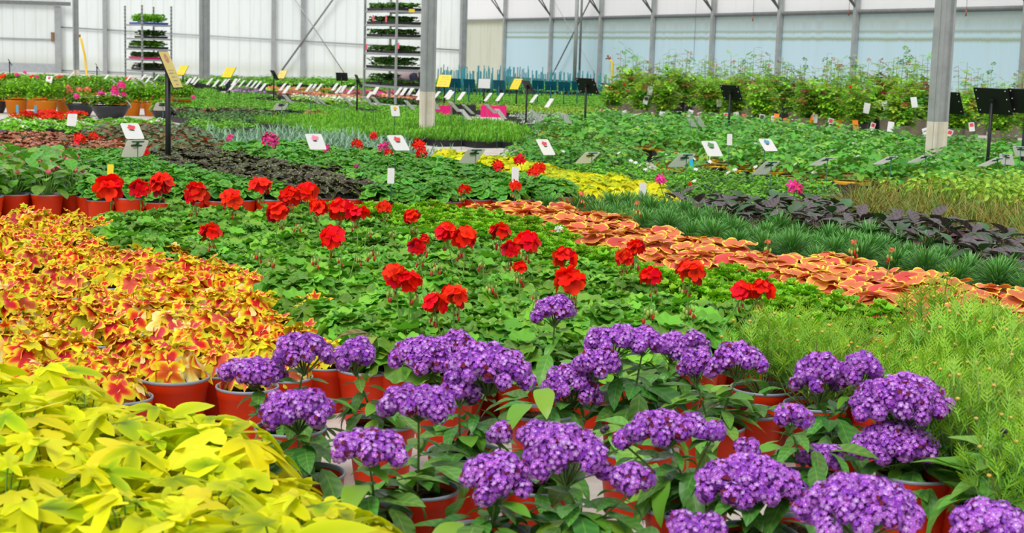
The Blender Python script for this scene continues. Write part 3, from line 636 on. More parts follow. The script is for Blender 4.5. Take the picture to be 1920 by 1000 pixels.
for (x, y, wv, c) in [(505,265,42,'pink'),(432,257,15,'pink'),(428,262,12,'pink'),(590,272,25,'pink'),(612,280,20,'pink'),(720,278,28,'pink'),(728,287,20,'red'),(670,272,26,'red'),(700,256,20,'red'),(785,275,32,'red'),(790,288,28,'red'),(150,263,30,'red'),(176,257,20,'red'),(272,287,22,'red'),(935,313,30,'red'),(975,302,30,'red'),(1010,318,34,'red'),(1000,325,26,'red'),(668,312,12,'pink')]:
    put_head(['green','dark2'], x, y, wv, HEADS_LO[c], z=.36, buds=False)
put_head(['dark'], 1490, 354, 38, HEADS_LO['pink'], z=.40, buds=False); put_head(['dark'], 1237, 339, 28, HEADS_LO['pink'], z=.40, buds=False); put_head(['dark'], 1294, 346, 10, HEADS_LO['red'], z=.36, buds=False)
for k in ('red','green','dark2','coral','dark','bright'):
    for o, g, s in PLANTS[k]:
        n = HEADCOUNT.get(o.name, 0)
        if n:
            colr = {'red':'red','coral':'small','bright':'white'}.get(k, 'bright')
            o['label'] = o['label'].replace(', ', f' bearing {["", "one", "two", "three", "four"][min(n,4)]} {colr} flower head{"s" if n > 1 else ""}, ', 1)

# ------------------------------------------------------------------ heliotropes
def cluster_mesh(w, h):
    """lumpy dome of tiny florets; w,h in metres; origin at its base centre"""
    b = MB(); lr = .021
    A = w/2-lr*.6; B_ = max(h-lr*1.6, .004); n = max(3, int(1.15*(w*(w*.75+h))/(.042**2)))
    pts = []
    for k in range(n):
        q = math.sqrt((k+.5)/n); a = k*2.39996+.4
        pts.append(np.array((A*q*math.cos(a)+U(-.006,.006), A*.8*q*math.sin(a)+U(-.006,.006), .01+B_*(math.sqrt(max(0, 1-q*q*.97)))+U(-.007,.007))))
    for p in pts:
        r = lr*U(.82,1.15); out = np.array((p[0]/(A+.01), p[1]/(A+.01), .55)); out /= np.linalg.norm(out)
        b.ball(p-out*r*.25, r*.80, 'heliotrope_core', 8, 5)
        b.tube([(0,0,-.015), p*np.array((.5,.5,.35)), p-out*r*.5], .0016, .0012, 'stem_hairy', 4, False)
        m = 40; tone = U(-.10,.10)
        for k in range(m):
            z = 1-1.75*(k+.5)/m; a = k*2.39996+U(-.25,.25); q = math.sqrt(max(0, 1-z*z)); d = np.array((q*math.cos(a), q*math.sin(a), z))
            F3 = frame_n(out); d = F3 @ d
            b.add(FL_HEL, frame_n(d+np.array((U(-.3,.3), U(-.3,.3), U(-.3,.3))), U(0,6)) * (.0068*U(.8,1.2)), p+d*r*U(.92,1.08), 'heliotrope_petal', min(.999, max(0, random.random()+tone)))
    return b.mesh('flower_cluster')
def helio(rimx, rimy, clusters, label, R=1.0, extra=7, tall=0, young=False, barebuds=(), pull=.0):
    g = at_z(rimx, rimy, POT_H)
    o = empty('heliotrope_plant', (g[0], g[1], 0), label, 'plant', 'purple heliotropes in the foreground', 0, 1)
    po = link('pot', POTS['o'], o); link('rim', POTS['rim'], po); link('soil', random.choice(SOILS), o, rot=(0,0,U(0,6.28)))
    fb = MB(); sb = MB(); lm = 'young_heliotrope_leaf' if young else 'heliotrope_leaf'
    ends = []
    for (cx, cy, w, h) in clusters:
        yy = g[1]-.02+U(-.03,.02); c0 = at_y(cx, cy+h*.30, yy); d = np.linalg.norm(c0-CC); wm, hm = w*d/F, h*d/F
        c = c0-np.array((g[0], g[1], 0)); ends.append((c, wm, hm))
    for (bx, by) in barebuds:
        c = at_y(bx, by, g[1]-.02)-np.array((g[0], g[1], 0)); ends.append((c, 0, 0))
    for i, (c, wm, hm) in enumerate(ends):
        a0 = np.array((U(-.015,.015), U(-.015,.015), POT_H*.85)); mid = np.array((c[0]*.45+a0[0], c[1]*.45+a0[1], a0[2]*.45+c[2]*.55))
        path = [a0*(1-t)**2+2*mid*t*(1-t)+c*t*t for t in np.linspace(0, 1, 7)]
        sb.tube(path, .0035, .0025, 'stem_hairy', 6, False)
        if wm: link('flower_cluster', cluster_mesh(wm, hm), o, tuple(c))
        else:
            for _ in range(7): fb.ball(c+np.array((U(-.008,.008), U(-.008,.008), U(-.004,.010))), .006, 'bud_dark', 6, 4)
        nl = 12
        for k in range(nl):
            t = .08+.86*k/(nl-1); p = a0*(1-t)**2+2*mid*t*(1-t)+c*t*t; L = U(.085,.135)*(1-.42*t)*R
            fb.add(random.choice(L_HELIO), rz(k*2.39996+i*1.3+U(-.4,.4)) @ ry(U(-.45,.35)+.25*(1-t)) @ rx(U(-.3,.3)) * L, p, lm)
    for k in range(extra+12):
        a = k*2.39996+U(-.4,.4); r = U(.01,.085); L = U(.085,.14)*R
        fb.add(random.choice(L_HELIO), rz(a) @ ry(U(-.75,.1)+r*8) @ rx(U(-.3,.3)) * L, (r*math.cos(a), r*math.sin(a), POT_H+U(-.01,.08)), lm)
    link('leaves', fb.mesh('leaves'), o)
    if sb.V: link('stems', sb.mesh('stems'), o)
    return o
helio(545,800,[(475,705,130,52),(570,672,116,75)], 'purple heliotrope at the left, behind the one nearest the lime vine', extra=5)
helio(572,885,[(560,780,142,78)], 'purple heliotrope with drooping cluster beside the lime vine, soil showing')
helio(690,962,[(690,845,146,54)], 'low purple heliotrope between the lime vine and a red pot, small flat cluster')
helio(716,790,[(668,676,82,68)], 'purple heliotrope with single round cluster below the bronze-leaved plant', extra=8)
helio(784,913,[(785,762,150,62)], 'purple heliotrope with one wide domed cluster over dark soil', extra=10)
helio(872,845,[(915,705,170,88),(862,740,80,50)], 'purple heliotrope with the widest slanting cluster, left of centre', extra=9)
helio(830,735,[(800,678,150,70),(860,652,70,50)], 'purple heliotrope behind, its cluster in front of the geranium leaves', extra=5)
helio(1035,705,[(1040,590,88,54)], 'tall single-stemmed purple heliotrope standing against the green geranium leaves', extra=7, young=True)
helio(1015,772,[(1070,738,112,86),(1118,690,92,56)], 'purple heliotrope with two stacked clusters in the centre', extra=8)
helio(1188,770,[(1150,650,112,62),(1205,645,75,48)], 'purple heliotrope at the back with large broad green leaves', extra=10, R=1.15)
helio(1258,728,[(1258,657,84,52),(1302,645,50,42)], 'rear purple heliotrope whose clusters touch the feathery marguerites', extra=4)
helio(1333,795,[(1305,697,76,66),(1382,686,104,66)], 'purple heliotrope in the bright orange pot, two clusters side by side', extra=9, young=True)
helio(1405,770,[], 'heliotrope pot showing bare soil, right of the bright orange pot', extra=3)
helio(1192,842,[], 'heliotrope in orange pot with one dark unopened bud', extra=6, barebuds=[(1133,808)], young=True)
helio(1285,948,[(1255,810,150,58),(1170,826,32,24),(1338,808,36,36)], 'purple heliotrope on leaning stem in front of the bright orange pot', extra=9)
helio(905,1000,[(928,908,140,92)], 'purple heliotrope front row, loose cluster above a rim with wood splinters', extra=8)
helio(1075,1000,[(1062,868,155,112),(1180,905,84,64)], 'purple heliotrope with largest cluster, front and centre', extra=10)
helio(1010,905,[(1025,828,120,56),(938,818,48,46)], 'purple heliotrope behind the largest cluster, with a small round side bud', extra=7)
helio(1415,1000,[(1402,915,206,88)], 'purple heliotrope with broad reddish-speckled cluster at the front', extra=9)
helio(1555,825,[(1535,722,104,92),(1612,702,84,66)], 'purple heliotrope with open forked cluster before the feathery marguerites', extra=9)
helio(1515,895,[(1482,786,62,50),(1540,868,90,56),(1398,848,46,52)], 'purple heliotrope with three small round clusters', extra=8)
helio(1715,885,[(1690,770,188,98),(1675,850,156,84)], 'purple heliotrope with two big stacked clusters at the right', extra=10, R=1.1)
helio(1745,845,[], 'heliotrope pot with plain leaves behind the big stacked clusters', extra=6)
helio(1620,1085,[(1612,970,236,112)], 'purple heliotrope with cluster cut by the bottom edge', extra=9)
helio(1855,1095,[(1850,990,140,72)], 'purple heliotrope in the bottom right corner', extra=9)
helio(1865,945,[], 'heliotrope without flowers, dark buds and large leaves, right edge', extra=12, barebuds=[(1880,815),(1868,866)], R=1.35, young=True)
helio(1300,1085,[(1300,992,112,44)], 'purple heliotrope peeping above the bottom edge right of centre', extra=7)
helio(1505,985,[], 'heliotrope pot between the front clusters, only leaves', extra=9)
# bronze-leaved plant behind the heliotropes
g = at_z(690, 690, POT_H); o = empty('coleus_plant', (g[0], g[1], 0), 'bronze-edged drooping leaved plant in orange pot behind the single round heliotrope', 'plant')
po = link('pot', POTS['o'], o); link('rim', POTS['rim'], po); link('soil', SOILS[0], o); b = MB()
b.tube([(0,0,.14), (0,0,.22), (.01,0,.275)], .004, .003, 'stem_green', 5, False)
for k in range(10): b.add(random.choice(L_HELIO[1:]), rz(k*2.39996+.5) @ ry(U(-.5,.1)) * U(.10,.15), (.005,0,.20+.008*k), 'coleus_leaf')
link('foliage', b.mesh('foliage'), o)
# ------------------------------------------------------------------ greenhouse shell
b = MB(); b.poly([(-60,-3,0),(60,-3,0),(60,85,0),(-60,85,0)], 'floor_fabric'); struct('floor', b)
CORN = at_z(868, 157)[:2]; LW = at_z(0, 134)[:2]; RW = at_z(1920, 250)[:2]
dL = (LW-CORN)/np.linalg.norm(LW-CORN); dR = (RW-CORN)/np.linalg.norm(RW-CORN)
HW = 4.4
def wall_at(px, d):                                     # distance along a wall from the corner, as seen at column px
    lo, hi = -2., 60.
    for _ in range(60):
        m = (lo+hi)/2; x = proj((CORN[0]+d[0]*m, CORN[1]+d[1]*m, 1.0))[0]
        if (x < px) == (d is dR): lo = m
        else: hi = m
    return lo
def wall(name, d, x0, x1, z0, z1, mat, off=0., label=None):
    b = MB(); b.box(((x0+x1)/2, 0, (z0+z1)/2), (x1-x0, .012, z1-z0), mat)
    a = math.atan2(d[1], d[0]); n = np.array((-d[1], d[0]))
    if n[1] > 0: n = -n
    return struct(name, b, (CORN[0]+n[0]*off, CORN[1]+n[1]*off, 0), a, label)
LLEN = wall_at(-60, dL); RLEN = wall_at(2000, dR)+3
wall('wall_back', dL, 0, LLEN+6, .0, HW, 'sheet_white', label='white ribbed translucent end wall of the greenhouse')
zR = 2.15
wall('wall_right', dR, 0, RLEN, zR, HW, 'film_white', label='white film upper side wall of the greenhouse')
x1 = wall_at(948, dR)
wall('wall_right_cream_panel', dR, 0, x1, 0, zR, 'film_cream', label='cream stained panel beside the corner')
wall('wall_right_curtain', dR, x1, RLEN, .36, zR, 'film_blue', .03, 'pale blue film curtain of the side wall')
wall('wall_right_netting', dR, x1, RLEN, 0, .36, 'netting_green', .0, 'green strip along the foot of the side wall')
def wp(d, x, z, off=.06):
    n = np.array((-d[1], d[0])); n = -n if n[1] > 0 else n
    return np.array((CORN[0]+d[0]*x+n[0]*off, CORN[1]+d[1]*x+n[1]*off, z))
def bar(name, p, q, r, mat='steel', n=8):
    b = MB(); b.tube([p, q], r, r, mat, n); return struct(name, b)
bar('trim_eaves_rail', wp(dR, x1-.1, zR), wp(dR, RLEN, zR), .045, 'steel_dark')
for z in (zR+.02,): bar('trim_corner_rail', wp(dR, 0, z), wp(dR, x1, z), .03)
def post(name, p, w, h, mat='steel', z0=0.):
    b = MB(); t = w*.16; a = math.atan2(.53, .848)
    R = rz(a); b.box((p[0], p[1], z0+(h-z0)/2), (w, w*.55, h-z0), mat, R)
    for s in (-1, 1): b.box(tuple(np.array((p[0], p[1], z0+(h-z0)/2))+R @ np.array((s*w*.42, -w*.32, 0))), (w*.16, w*.2, h-z0), mat, R)
    return b
for i, px in enumerate((950, 1037, 1130, 1228, 1340, 1465, 1607, 1925)):
    x = wall_at(px, dR); p = wp(dR, x, 0, .10); b = MB(); b.box((p[0], p[1], HW/2), (.10, .09, HW), 'steel', rz(math.atan2(dR[1], dR[0])))
    struct('trim_wall_post', b, label='grey steel stud of the side wall')
    for (dx, hh, r) in ((-1.6, 1.5, .022), (-.55, 1.6, .018)):
        q0 = wp(dR, x, zR+.1, .14); q1 = wp(dR, x+dx*.55, zR+.1+hh, .14+.9)
        bar('trim_roof_brace', q0, q1, r, 'steel_dark')
xa, xb = wall_at(1040, dR), wall_at(1128, dR)
bar('trim_cross_brace', wp(dR, xa+.1, .3, .2), wp(dR, xb+.2, 3.2, .2), .02, 'steel_dark'); bar('trim_cross_cable', wp(dR, xb+.6, .3, .25), wp(dR, xa-.1, 3.0, .25), .008, 'steel')
# end wall: studs, rails, braces, sliding door
for px, wv in ((198,.14),(513,.14),(568,.16),(868,.22),(880,.16)):
    x = wall_at(px, dL) if px < 870 else .05
    p = wp(dL, max(x,.05), 0, .10); b = MB(); b.box((p[0], p[1], HW/2), (wv, .1, HW), 'steel', rz(math.atan2(dL[1], dL[0]))); struct('trim_wall_post', b, label='grey steel stud of the end wall')
xd = wall_at(115, dL)
for z, wv in ((.32,.02), (1.47,.022), (2.9,.022)):
    pass
def zof(px, py, d): # height on a wall of a photo pixel
    x = wall_at(px, d); p = wp(d, x, 1.0); lo, hi = -.5, 6
    for _ in range(50):
        m = (lo+hi)/2
        if proj((p[0], p[1], m))[1] > py: lo = m
        else: hi = m
    return lo
for (y0, y1) in ((51, 82), (132, 153)):
    bar('trim_wall_rail', wp(dL, xd, zof(117, y0, dL)), wp(dL, 0, zof(855, y1+(12 if y0 < 60 else 5), dL)), .022, 'steel')
bar('trim_cross_brace', wp(dL, wall_at(522, dL), zof(522, 142, dL), .16), wp(dL, wall_at(640, dL), zof(640, -25, dL), .16), .03, 'steel_dark')
bar('trim_cross_brace', wp(dL, wall_at(655, dL), zof(655, 150, dL), .2), wp(dL, wall_at(540, dL), zof(540, -20, dL), .2), .018, 'steel')
# sliding door in the end wall
b = MB(); zt = zof(60, 10, dL); zb = .30
def wbox(b, d, x0, x1, z0, z1, off, th, mat):
    c = wp(d, (x0+x1)/2, (z0+z1)/2, off); b.box(tuple(c), (abs(x1-x0), th, z1-z0), mat, rz(math.atan2(d[1], d[0])))
xl = LLEN+4
wbox(b, dL, xd+.1, xl, zb, zt, .12, .03, 'sheet_white'); dr = struct('door_1', b, label='white ribbed sliding door at far left of the end wall')
fb = MB(); wbox(fb, dL, xd-.02, xd+.18, 0, zt, .16, .05, 'steel'); wbox(fb, dL, xd, xl, zof(60,73,dL)-.02, zof(60,73,dL)+.02, .16, .04, 'steel'); link('door_frame', fb.mesh('door_frame'), dr)
hb = MB(); wbox(hb, dL, xd+.2, xd+.3, zof(110,70,dL)-.14, zof(110,70,dL)+.16, .17, .05, 'soil_straw'); link('door_handle', hb.mesh('door_handle'), dr)
tb = MB(); wbox(tb, dL, xd-.35, xl, zt+.02, zt+.14, .2, .08, 'steel_dark'); wbox(tb, dL, xd+.05, xl, zt+.22, zt+.30, .22, .08, 'steel_dark'); link('door_track', tb.mesh('door_track'), dr)
b = MB(); wbox(b, dL, xd-.0, xl, 0, .30, .13, .06, 'plinth_grey'); struct('trim_plinth', b, label='grey plinth under the sliding door')

# free-standing house columns: galvanised above, white painted foot
def column(px, pyb, wpx, ypaint, label, h=4.2):
    p = at_z(px, pyb); d = np.linalg.norm(p-CC); w = wpx*d/F*.92; zp = None
    lo, hi = 0, 3
    for _ in range(40):
        m = (lo+hi)/2
        if proj((p[0], p[1], m))[1] > ypaint: lo = m
        else: hi = m
    o = struct('column', post('column', p, w, h, 'steel', lo)); o['label'] = label
    link('painted_foot', post('painted_foot', p, w*1.005, lo, 'painted_white').mesh('painted_foot'), o)
    OBST.append((p[0], p[1], w*.7)); return o, p, d
column(799, 256, 26, 172, 'galvanised steel column in front of the tall plant trolley')
column(1749, 338, 34, 228, 'nearest galvanised steel column, right of centre, peeling white foot')
c143 = column(143, 158, 10, 131, 'thin steel column at left with tap and yellow hose'); column(383, 166, 18, 156, 'steel column between the yellow signs on the left')
column(1512, 178, 11, 172, 'thin leaning steel column behind the roses'); column(866, 165, 12, 160, 'steel column near the far corner')
def hose(px, pyt, pyb, dist, bow, label, name='garden_hose'):
    o = empty(name, (0,0,0), label, 'hose'); p0 = at_y(px, pyt, dist); b = MB(); base = at_y(px+bow, pyb, dist-.1); o.location = (base[0], base[1], 0)
    P = lambda q: np.asarray(q)-np.array((base[0], base[1], 0))
    pts = [P(p0), P(p0+np.array((.06,-.05,-.05))), P(p0*.5+base*.5+np.array((.05,0,.05))), P(base), P((base[0]+.02, base[1]-.1, .02))]
    b.tube(pts, .030, .030, 'hose_yellow', 8); link('tube', b.mesh('tube'), o)
    t = MB(); t.tube([P(p0+np.array((-.10,.05,.02))), P(p0+np.array((0,0,.06)))], .022, .02, 'brass_tap', 6); t.tube([P(p0+np.array((0,0,.08))), P(p0)], .032, .034, 'brass_tap', 8); t.ball(P(p0+np.array((-.05,0,.10))), .03, 'brass_tap', 8, 5); link('tap', t.mesh('tap'), o)
hose(149, 70, 152, c143[2]-.3, 14, 'yellow hose hanging from a tap on the left column')
pc = wp(dR, wall_at(1142, dR), 0, .9)
hose(1143, 112, 190, pc[1], 1, 'yellow hose hanging from a tap beside the side wall')
b = MB(); pp = wp(dR, wall_at(1134, dR), 0, .9); b.tube([(pp[0], pp[1], 0), (pp[0], pp[1], 4.2)], .05, .05, 'steel', 8); b.tube([(pp[0]+.13, pp[1], 0), (pp[0]+.13, pp[1], 4.2)], .03, .03, 'steel_dark', 8)
struct('trim_standpipe', b, label='twin grey water pipes beside the side wall')

# ------------------------------------------------------------------ signs and cards
def oriented(c, psi, tau):
    """frame for a tilted board: x along width, y up the slope, z = face normal; faces direction psi, tau = slope from horizontal"""
    f = np.array((math.cos(psi), math.sin(psi), 0)); up = np.array((0,0,1.)); y = -f*math.cos(tau)+up*math.sin(tau); z = f*math.sin(tau)+up*math.cos(tau); x = np.cross(y, z)
    return np.stack([x, y, z], 1)
R2 = math.radians
def sign(px, py, dist, psi, tau, label, face='black_plastic', w=.30, h=.215, back='black_plastic', postmat='black_plastic', pr=.016, lean=0, flower=None, group='display signs on posts', clips=False):
    c = at_y(px, py, dist); o = empty('display_sign', (c[0], c[1], 0), label, 'sign', group); z = c[2]; R = oriented(None, R2(psi), R2(tau))
    b = MB(); b.box((0,0,z), (w, h, .008), back, R)
    if clips:
        for sx in (-.42,.42):
            for sy in (-.35,.1,.42): b.ball((R @ np.array((sx*w, sy*h, -.006)))+np.array((0,0,z)), .006, 'white_card', 6, 4)
    link('board', b.mesh('board'), o)
    if face != back:
        f = MB(); f.box(tuple(R @ np.array((0,0,.006))+np.array((0,0,z))), (w*.97, h*.96, .003), face, R)
        k = link('card', f.mesh('card'), o)
        if flower:
            g = MB(); c0 = R @ np.array((-.0*w, .30*h, .0085))+np.array((0,0,z))
            for i in range(14):
                a = i*2*PI/14; g.poly([c0+R @ np.array((math.cos(a+q)*rr, math.sin(a+q)*rr*.9, .0004)) for q, rr in ((-.1,.008),(-.1,.042),(.1,.045),(.1,.008))], flower)
            for row, wd in ((-.02,.5),(-.10,.6),(-.20,.45),(-.30,.55),(-.40,.3)):
                for xx in np.arange(-wd/2, wd/2, .085):
                    if random.random() < .8: q = R @ np.array((xx*w+.0, row*h, .0085))+np.array((0,0,z)); g.box(tuple(q), (w*.05, h*.022, .0006), 'grey_print', R)
            link('print', g.mesh('print'), k)
        elif face in ('bright_yellow_card','yellow_card'):
            g = MB()
            for rw, wd in ((.30,.6),(.12,.7),(-.08,.5),(-.28,.65)):
                for xx in np.arange(-wd/2, wd/2, .11):
                    if random.random() < .8: q = R @ np.array((xx*w, rw*h, .0085))+np.array((0,0,z)); g.box(tuple(q), (w*.07, h*.045, .0006), 'grey_print', R)
            link('print', g.mesh('print'), k)
    p = MB(); n = R[:,2]; top = np.array((0,0,z))-n*.02; foot = np.array((-n[0]*.02+lean, -n[1]*.02, 0))
    d = top-foot; p.tube([foot, top], pr, pr, postmat, 6); p.box(tuple(top), (pr*2.6, pr*3.4, .03), postmat, R); link('post', p.mesh('post'), o)
    return o
AW = 42
sign(1862,190,13.6,AW,62,'black sign board seen from behind, largest, right of the near column', clips=True, w=.34, h=.26)
sign(1775,193,16.6,AW,62,'black sign board half hidden by the near steel column', clips=True, w=.38, h=.27, lean=-.06)
sign(1927,190,13.4,AW,62,'black sign board cut by the right edge', clips=True, w=.34, h=.24)
sign(1371,174,19,AW,62,'black sign board among the roses, seen from behind', clips=True)
sign(1101,161,19.3,AW,62,'black sign board standing between strawberries and teal stakes', clips=True, w=.33)
sign(990,163,23,22,62,'narrow black sign board left of the roses, on tall post')
sign(672,152,24,14,66,'black sign board at the foot of the tall trolley')
sign(515,141,30,24,60,'black sign board on post left of the cross brace')
sign(183,126,39,14,62,'small black sign board beside the yellow hose')
sign(19,117,44,14,62,'small black sign board before the sliding door')
sign(641,144,38,80,70,'tiny black sign board before the end wall')
sign(342,132,34,-125,55,'small yellow sign right of the large yellow sign','bright_yellow_card', w=.26, h=.26)
sign(429,136,31,-125,55,'small bright yellow sign left of the black one','bright_yellow_card', w=.28, h=.26)
sign(529,140,40,-125,55,'pale yellow sign just behind the black one','yellow_card', w=.26, h=.26)
sign(833,152,28,-110,60,'yellow sign among the teal stakes','bright_yellow_card', w=.26, h=.26)
sign(968,158,30,-130,55,'small yellow sign beside narrow black board','bright_yellow_card', w=.22, h=.26)
sign(908,157,30,-95,70,'white sign among the teal stakes','white_card', w=.24, h=.2)
sign(1141,167,30,-95,65,'yellow round-cornered sign beside the hanging hose','bright_yellow_card', w=.16, h=.18)
for i, (x, y, dd) in enumerate(((853,156,30),(880,157,31),(936,159,31),(1009,159,32),(1033,161,31),(1058,162,31),(1083,161,32))):
    sign(x, y, dd, 80, 68, 'dark teal sign board, '+words(i+1)+' from left among the teal stakes', 'black_plastic' if i in (3,5) else 'teal_plastic', w=.24, h=.2, back='teal_plastic', postmat='teal_plastic', pr=.012, group='teal signs')
sign(319,131,11.8,-8,66,'tall yellow sign with pink flower picture and dark text, on black post','yellow_card', w=.20, h=.31, flower='print_pink', pr=.022, group=None)
CN = [0]
def card(px, py, dist, psi, tau, label, face='white_card', back='beige_card', w=.125, h=.165, pic='print_red', group=None, simple=False, zg=0.0):
    c = at_y(px, py, dist); o = empty('plant_card', (c[0], c[1], 0), label, 'plant label', group); z = c[2]; R = oriented(None, R2(psi), R2(tau)); off = np.array((0,0,z))
    b = MB(); rr = .10*w; P = []
    for (sx, sy, a0) in ((1,1,0),(-1,1,PI/2),(-1,-1,PI),(1,-1,PI*1.5)):
        for q in (0, PI/4, PI/2): P.append((sx*(w/2-rr)+rr*math.cos(a0+q), sy*(h/2-rr)+rr*math.sin(a0+q)))
    b.poly([R @ np.array((x, y, .0012))+off for x, y in P], face); b.poly([R @ np.array((x, y, -.0012))+off for x, y in P[::-1]], back)
    n = len(P); pts = [R @ np.array((x, y, zz))+off for zz in (.0012,-.0012) for x, y in P]
    b.add((np.array(pts), [(i, n+i, n+(i+1) % n, (i+1) % n) for i in range(n)], np.zeros((2*n,2))), np.eye(3), (0,0,0), back, .5, False)
    k = link('card', b.mesh('card'), o)
    if pic and not simple:
        g = MB(); c0 = R @ np.array((0, h*.18, .0022))+off
        for i in range(9):
            a = i*2.39996; q = w*.06*math.sqrt(i); g.poly([c0+R @ np.array((q*math.cos(a)+w*.09*math.cos(t), q*math.sin(a)+w*.09*math.sin(t)+.006, 0.0002*i)) for t in np.linspace(0, 2*PI, 7, endpoint=False)], pic)
        for i in range(5): g.poly([c0+R @ np.array((U(-.12,.12)*w+w*.06*math.cos(t), -.14*h+U(-.02,.02)*h+w*.05*math.sin(t), .0021+.0002*i)) for t in np.linspace(0, 2*PI, 6, endpoint=False)], 'print_dark')
        link('picture', g.mesh('picture'), k)
    s = MB(); top = R @ np.array((0, h*.36, -.006))+off
    s.tube([(top[0], top[1], 0), top], .0035 if not simple else .003, .0035 if not simple else .003, 'green_plastic', 5)
    if not simple:
        for yy, wd in ((.46,.55),(.22,.5)): s.box(tuple(R @ np.array((0, h*yy, -.005))+off), (w*wd, .010, .006), 'green_plastic', R)
        s.box(tuple(R @ np.array((0, h*.34, -.006))+off), (.014, h*.26, .006), 'green_plastic', R)
    link('stake', s.mesh('stake'), o); return o
FR, BK = -58, 122
card(248,246,10.1,FR,36,'white card with red flower picture above a beige card back at left')
card(253,279,9.5,BK,40,'beige card back on green stake in front of the white red-flower card', w=.14, h=.175)
card(592,266,11.3,FR-6,40,'white card with pink flower picture among pink blooms', w=.13, pic='print_pink', h=.17)
card(747,268,11.3,FR,38,'white card with red flower picture left of the steel column', w=.13, h=.17)
card(885,293,10.6,BK,40,'beige card back right of the steel column, over red blooms', w=.145, h=.17)
card(1023,276,12.0,FR-4,40,'white card with red picture above the lime vines', w=.11, h=.18)
card(1102,296,11.4,BK,34,'grey card back over the right end of the lime vines', back='grey_card', w=.14, h=.17)
card(1278,301,11.0,BK,36,'grey card back left of the white card with green picture', back='grey_card', w=.15, h=.18)
card(1335,279,12.2,FR-8,42,'white card with green plant picture, in front of the strawberries', pic='print_green', w=.14, h=.17)
card(1440,272,12.8,FR-6,40,'white card with blue green picture near the strawberries', pic='print_blue', w=.13, h=.15)
card(1436,315,10.8,BK,36,'grey card back nearest to pink bloom at right', back='grey_card', w=.14, h=.18)
card(1541,303,11.8,BK,24,'grey card back seen nearly edge-on, left of the near column', back='grey_card', w=.13, h=.18)
card(1660,301,12.0,BK,24,'grey card back, second left of the near column', back='grey_card', w=.12, h=.18)
card(1725,298,12.2,BK,24,'grey card back touching the near column', back='grey_card', w=.12, h=.18)
card(1858,304,11.6,BK,24,'grey card back leaning left below the largest black sign', back='grey_card', w=.12, h=.19)
card(1888,299,11.8,60,36,'grey card back leaning right below the largest black sign', back='grey_card', w=.10, h=.15)
card(1916,284,12.3,60,34,'grey card back at the right edge below the black signs', back='grey_card', w=.13, h=.15)
card(303,200,13.5,BK,38,'beige card back left of the large black post', w=.13, h=.12)
card(526,200,17,BK,38,'beige card back on thin stake behind the blue-green blades', w=.15, h=.13)
card(135,225,15.5,-95,70,'blank white card at the edge of the red foliage', pic=None, w=.10, h=.13)
card(92,149,26,-90,62,'white card with red picture over the left bushes', w=.11, h=.13)
for (x, y, dd, l) in ((1368,262,13.2,'blank narrow white label in the strawberries'),(966,328,9.6,'blank white label between the red blooms, in front'),(1205,358,9.3,'blank white label at the foot of the lime vines'),(733,330,9.8,'small white label below the red-flower card')):
    card(x, y, dd, -90, 80, l, pic=None, w=.045, h=.10, simple=True)
card(207,318,9.6,-90,82,'small yellow plant label at left among the light green geraniums', face='bright_yellow_card', back='bright_yellow_card', pic=None, w=.04, h=.065, simple=True)
WF = [(353,153),(363,150),(368,153),(393,153),(405,156),(419,155),(425,154),(439,154),(445,154),(436,162),(453,157),(467,157),(476,158),(484,159),(493,163),(530,163),(537,168),(560,162),(579,165),(587,165),(598,164),(628,163),(635,168),(643,167),(658,169),(704,170),(747,171),(757,172),(769,172),(786,173),(788,180),(691,180),(818,179),(840,176),(844,179),(865,180),(915,182),(937,182),(1001,185),(1030,193),(133,141),(198,146),(241,147),(268,146),(278,149),(293,146)]
for (x, y) in WF:
    dd = (EYE-.42)*F/(y-hor(x)); card(x, y, min(dd, 33), -138+U(-10,10), 48, 'small white plant card on stake among the far bedding rows', group='white cards over the far bedding rows', simple=True, w=.085, h=.17)
WB = [(590,187),(600,188),(653,190),(690,189),(706,190),(768,197),(816,197),(851,199),(853,201),(878,205),(873,215),(920,204),(939,214),(1005,216),(1061,222),(540,186),(216,155),(232,157),(255,156),(272,158),(288,158),(1312,228),(1299,233)]
for (x, y) in WB:
    dd = (EYE-.40)*F/(y-hor(x)); card(x, y, min(dd, 28), 55+U(-12,12), 34, 'small grey card back on stake in the middle-distance rows', back='grey_card', group='grey card backs over the middle rows', simple=True, w=.07, h=.22)
card(741,208,19,-70,60,'white card with yellow flower picture before the tall trolley', pic='yellow_petal', w=.11, h=.15)
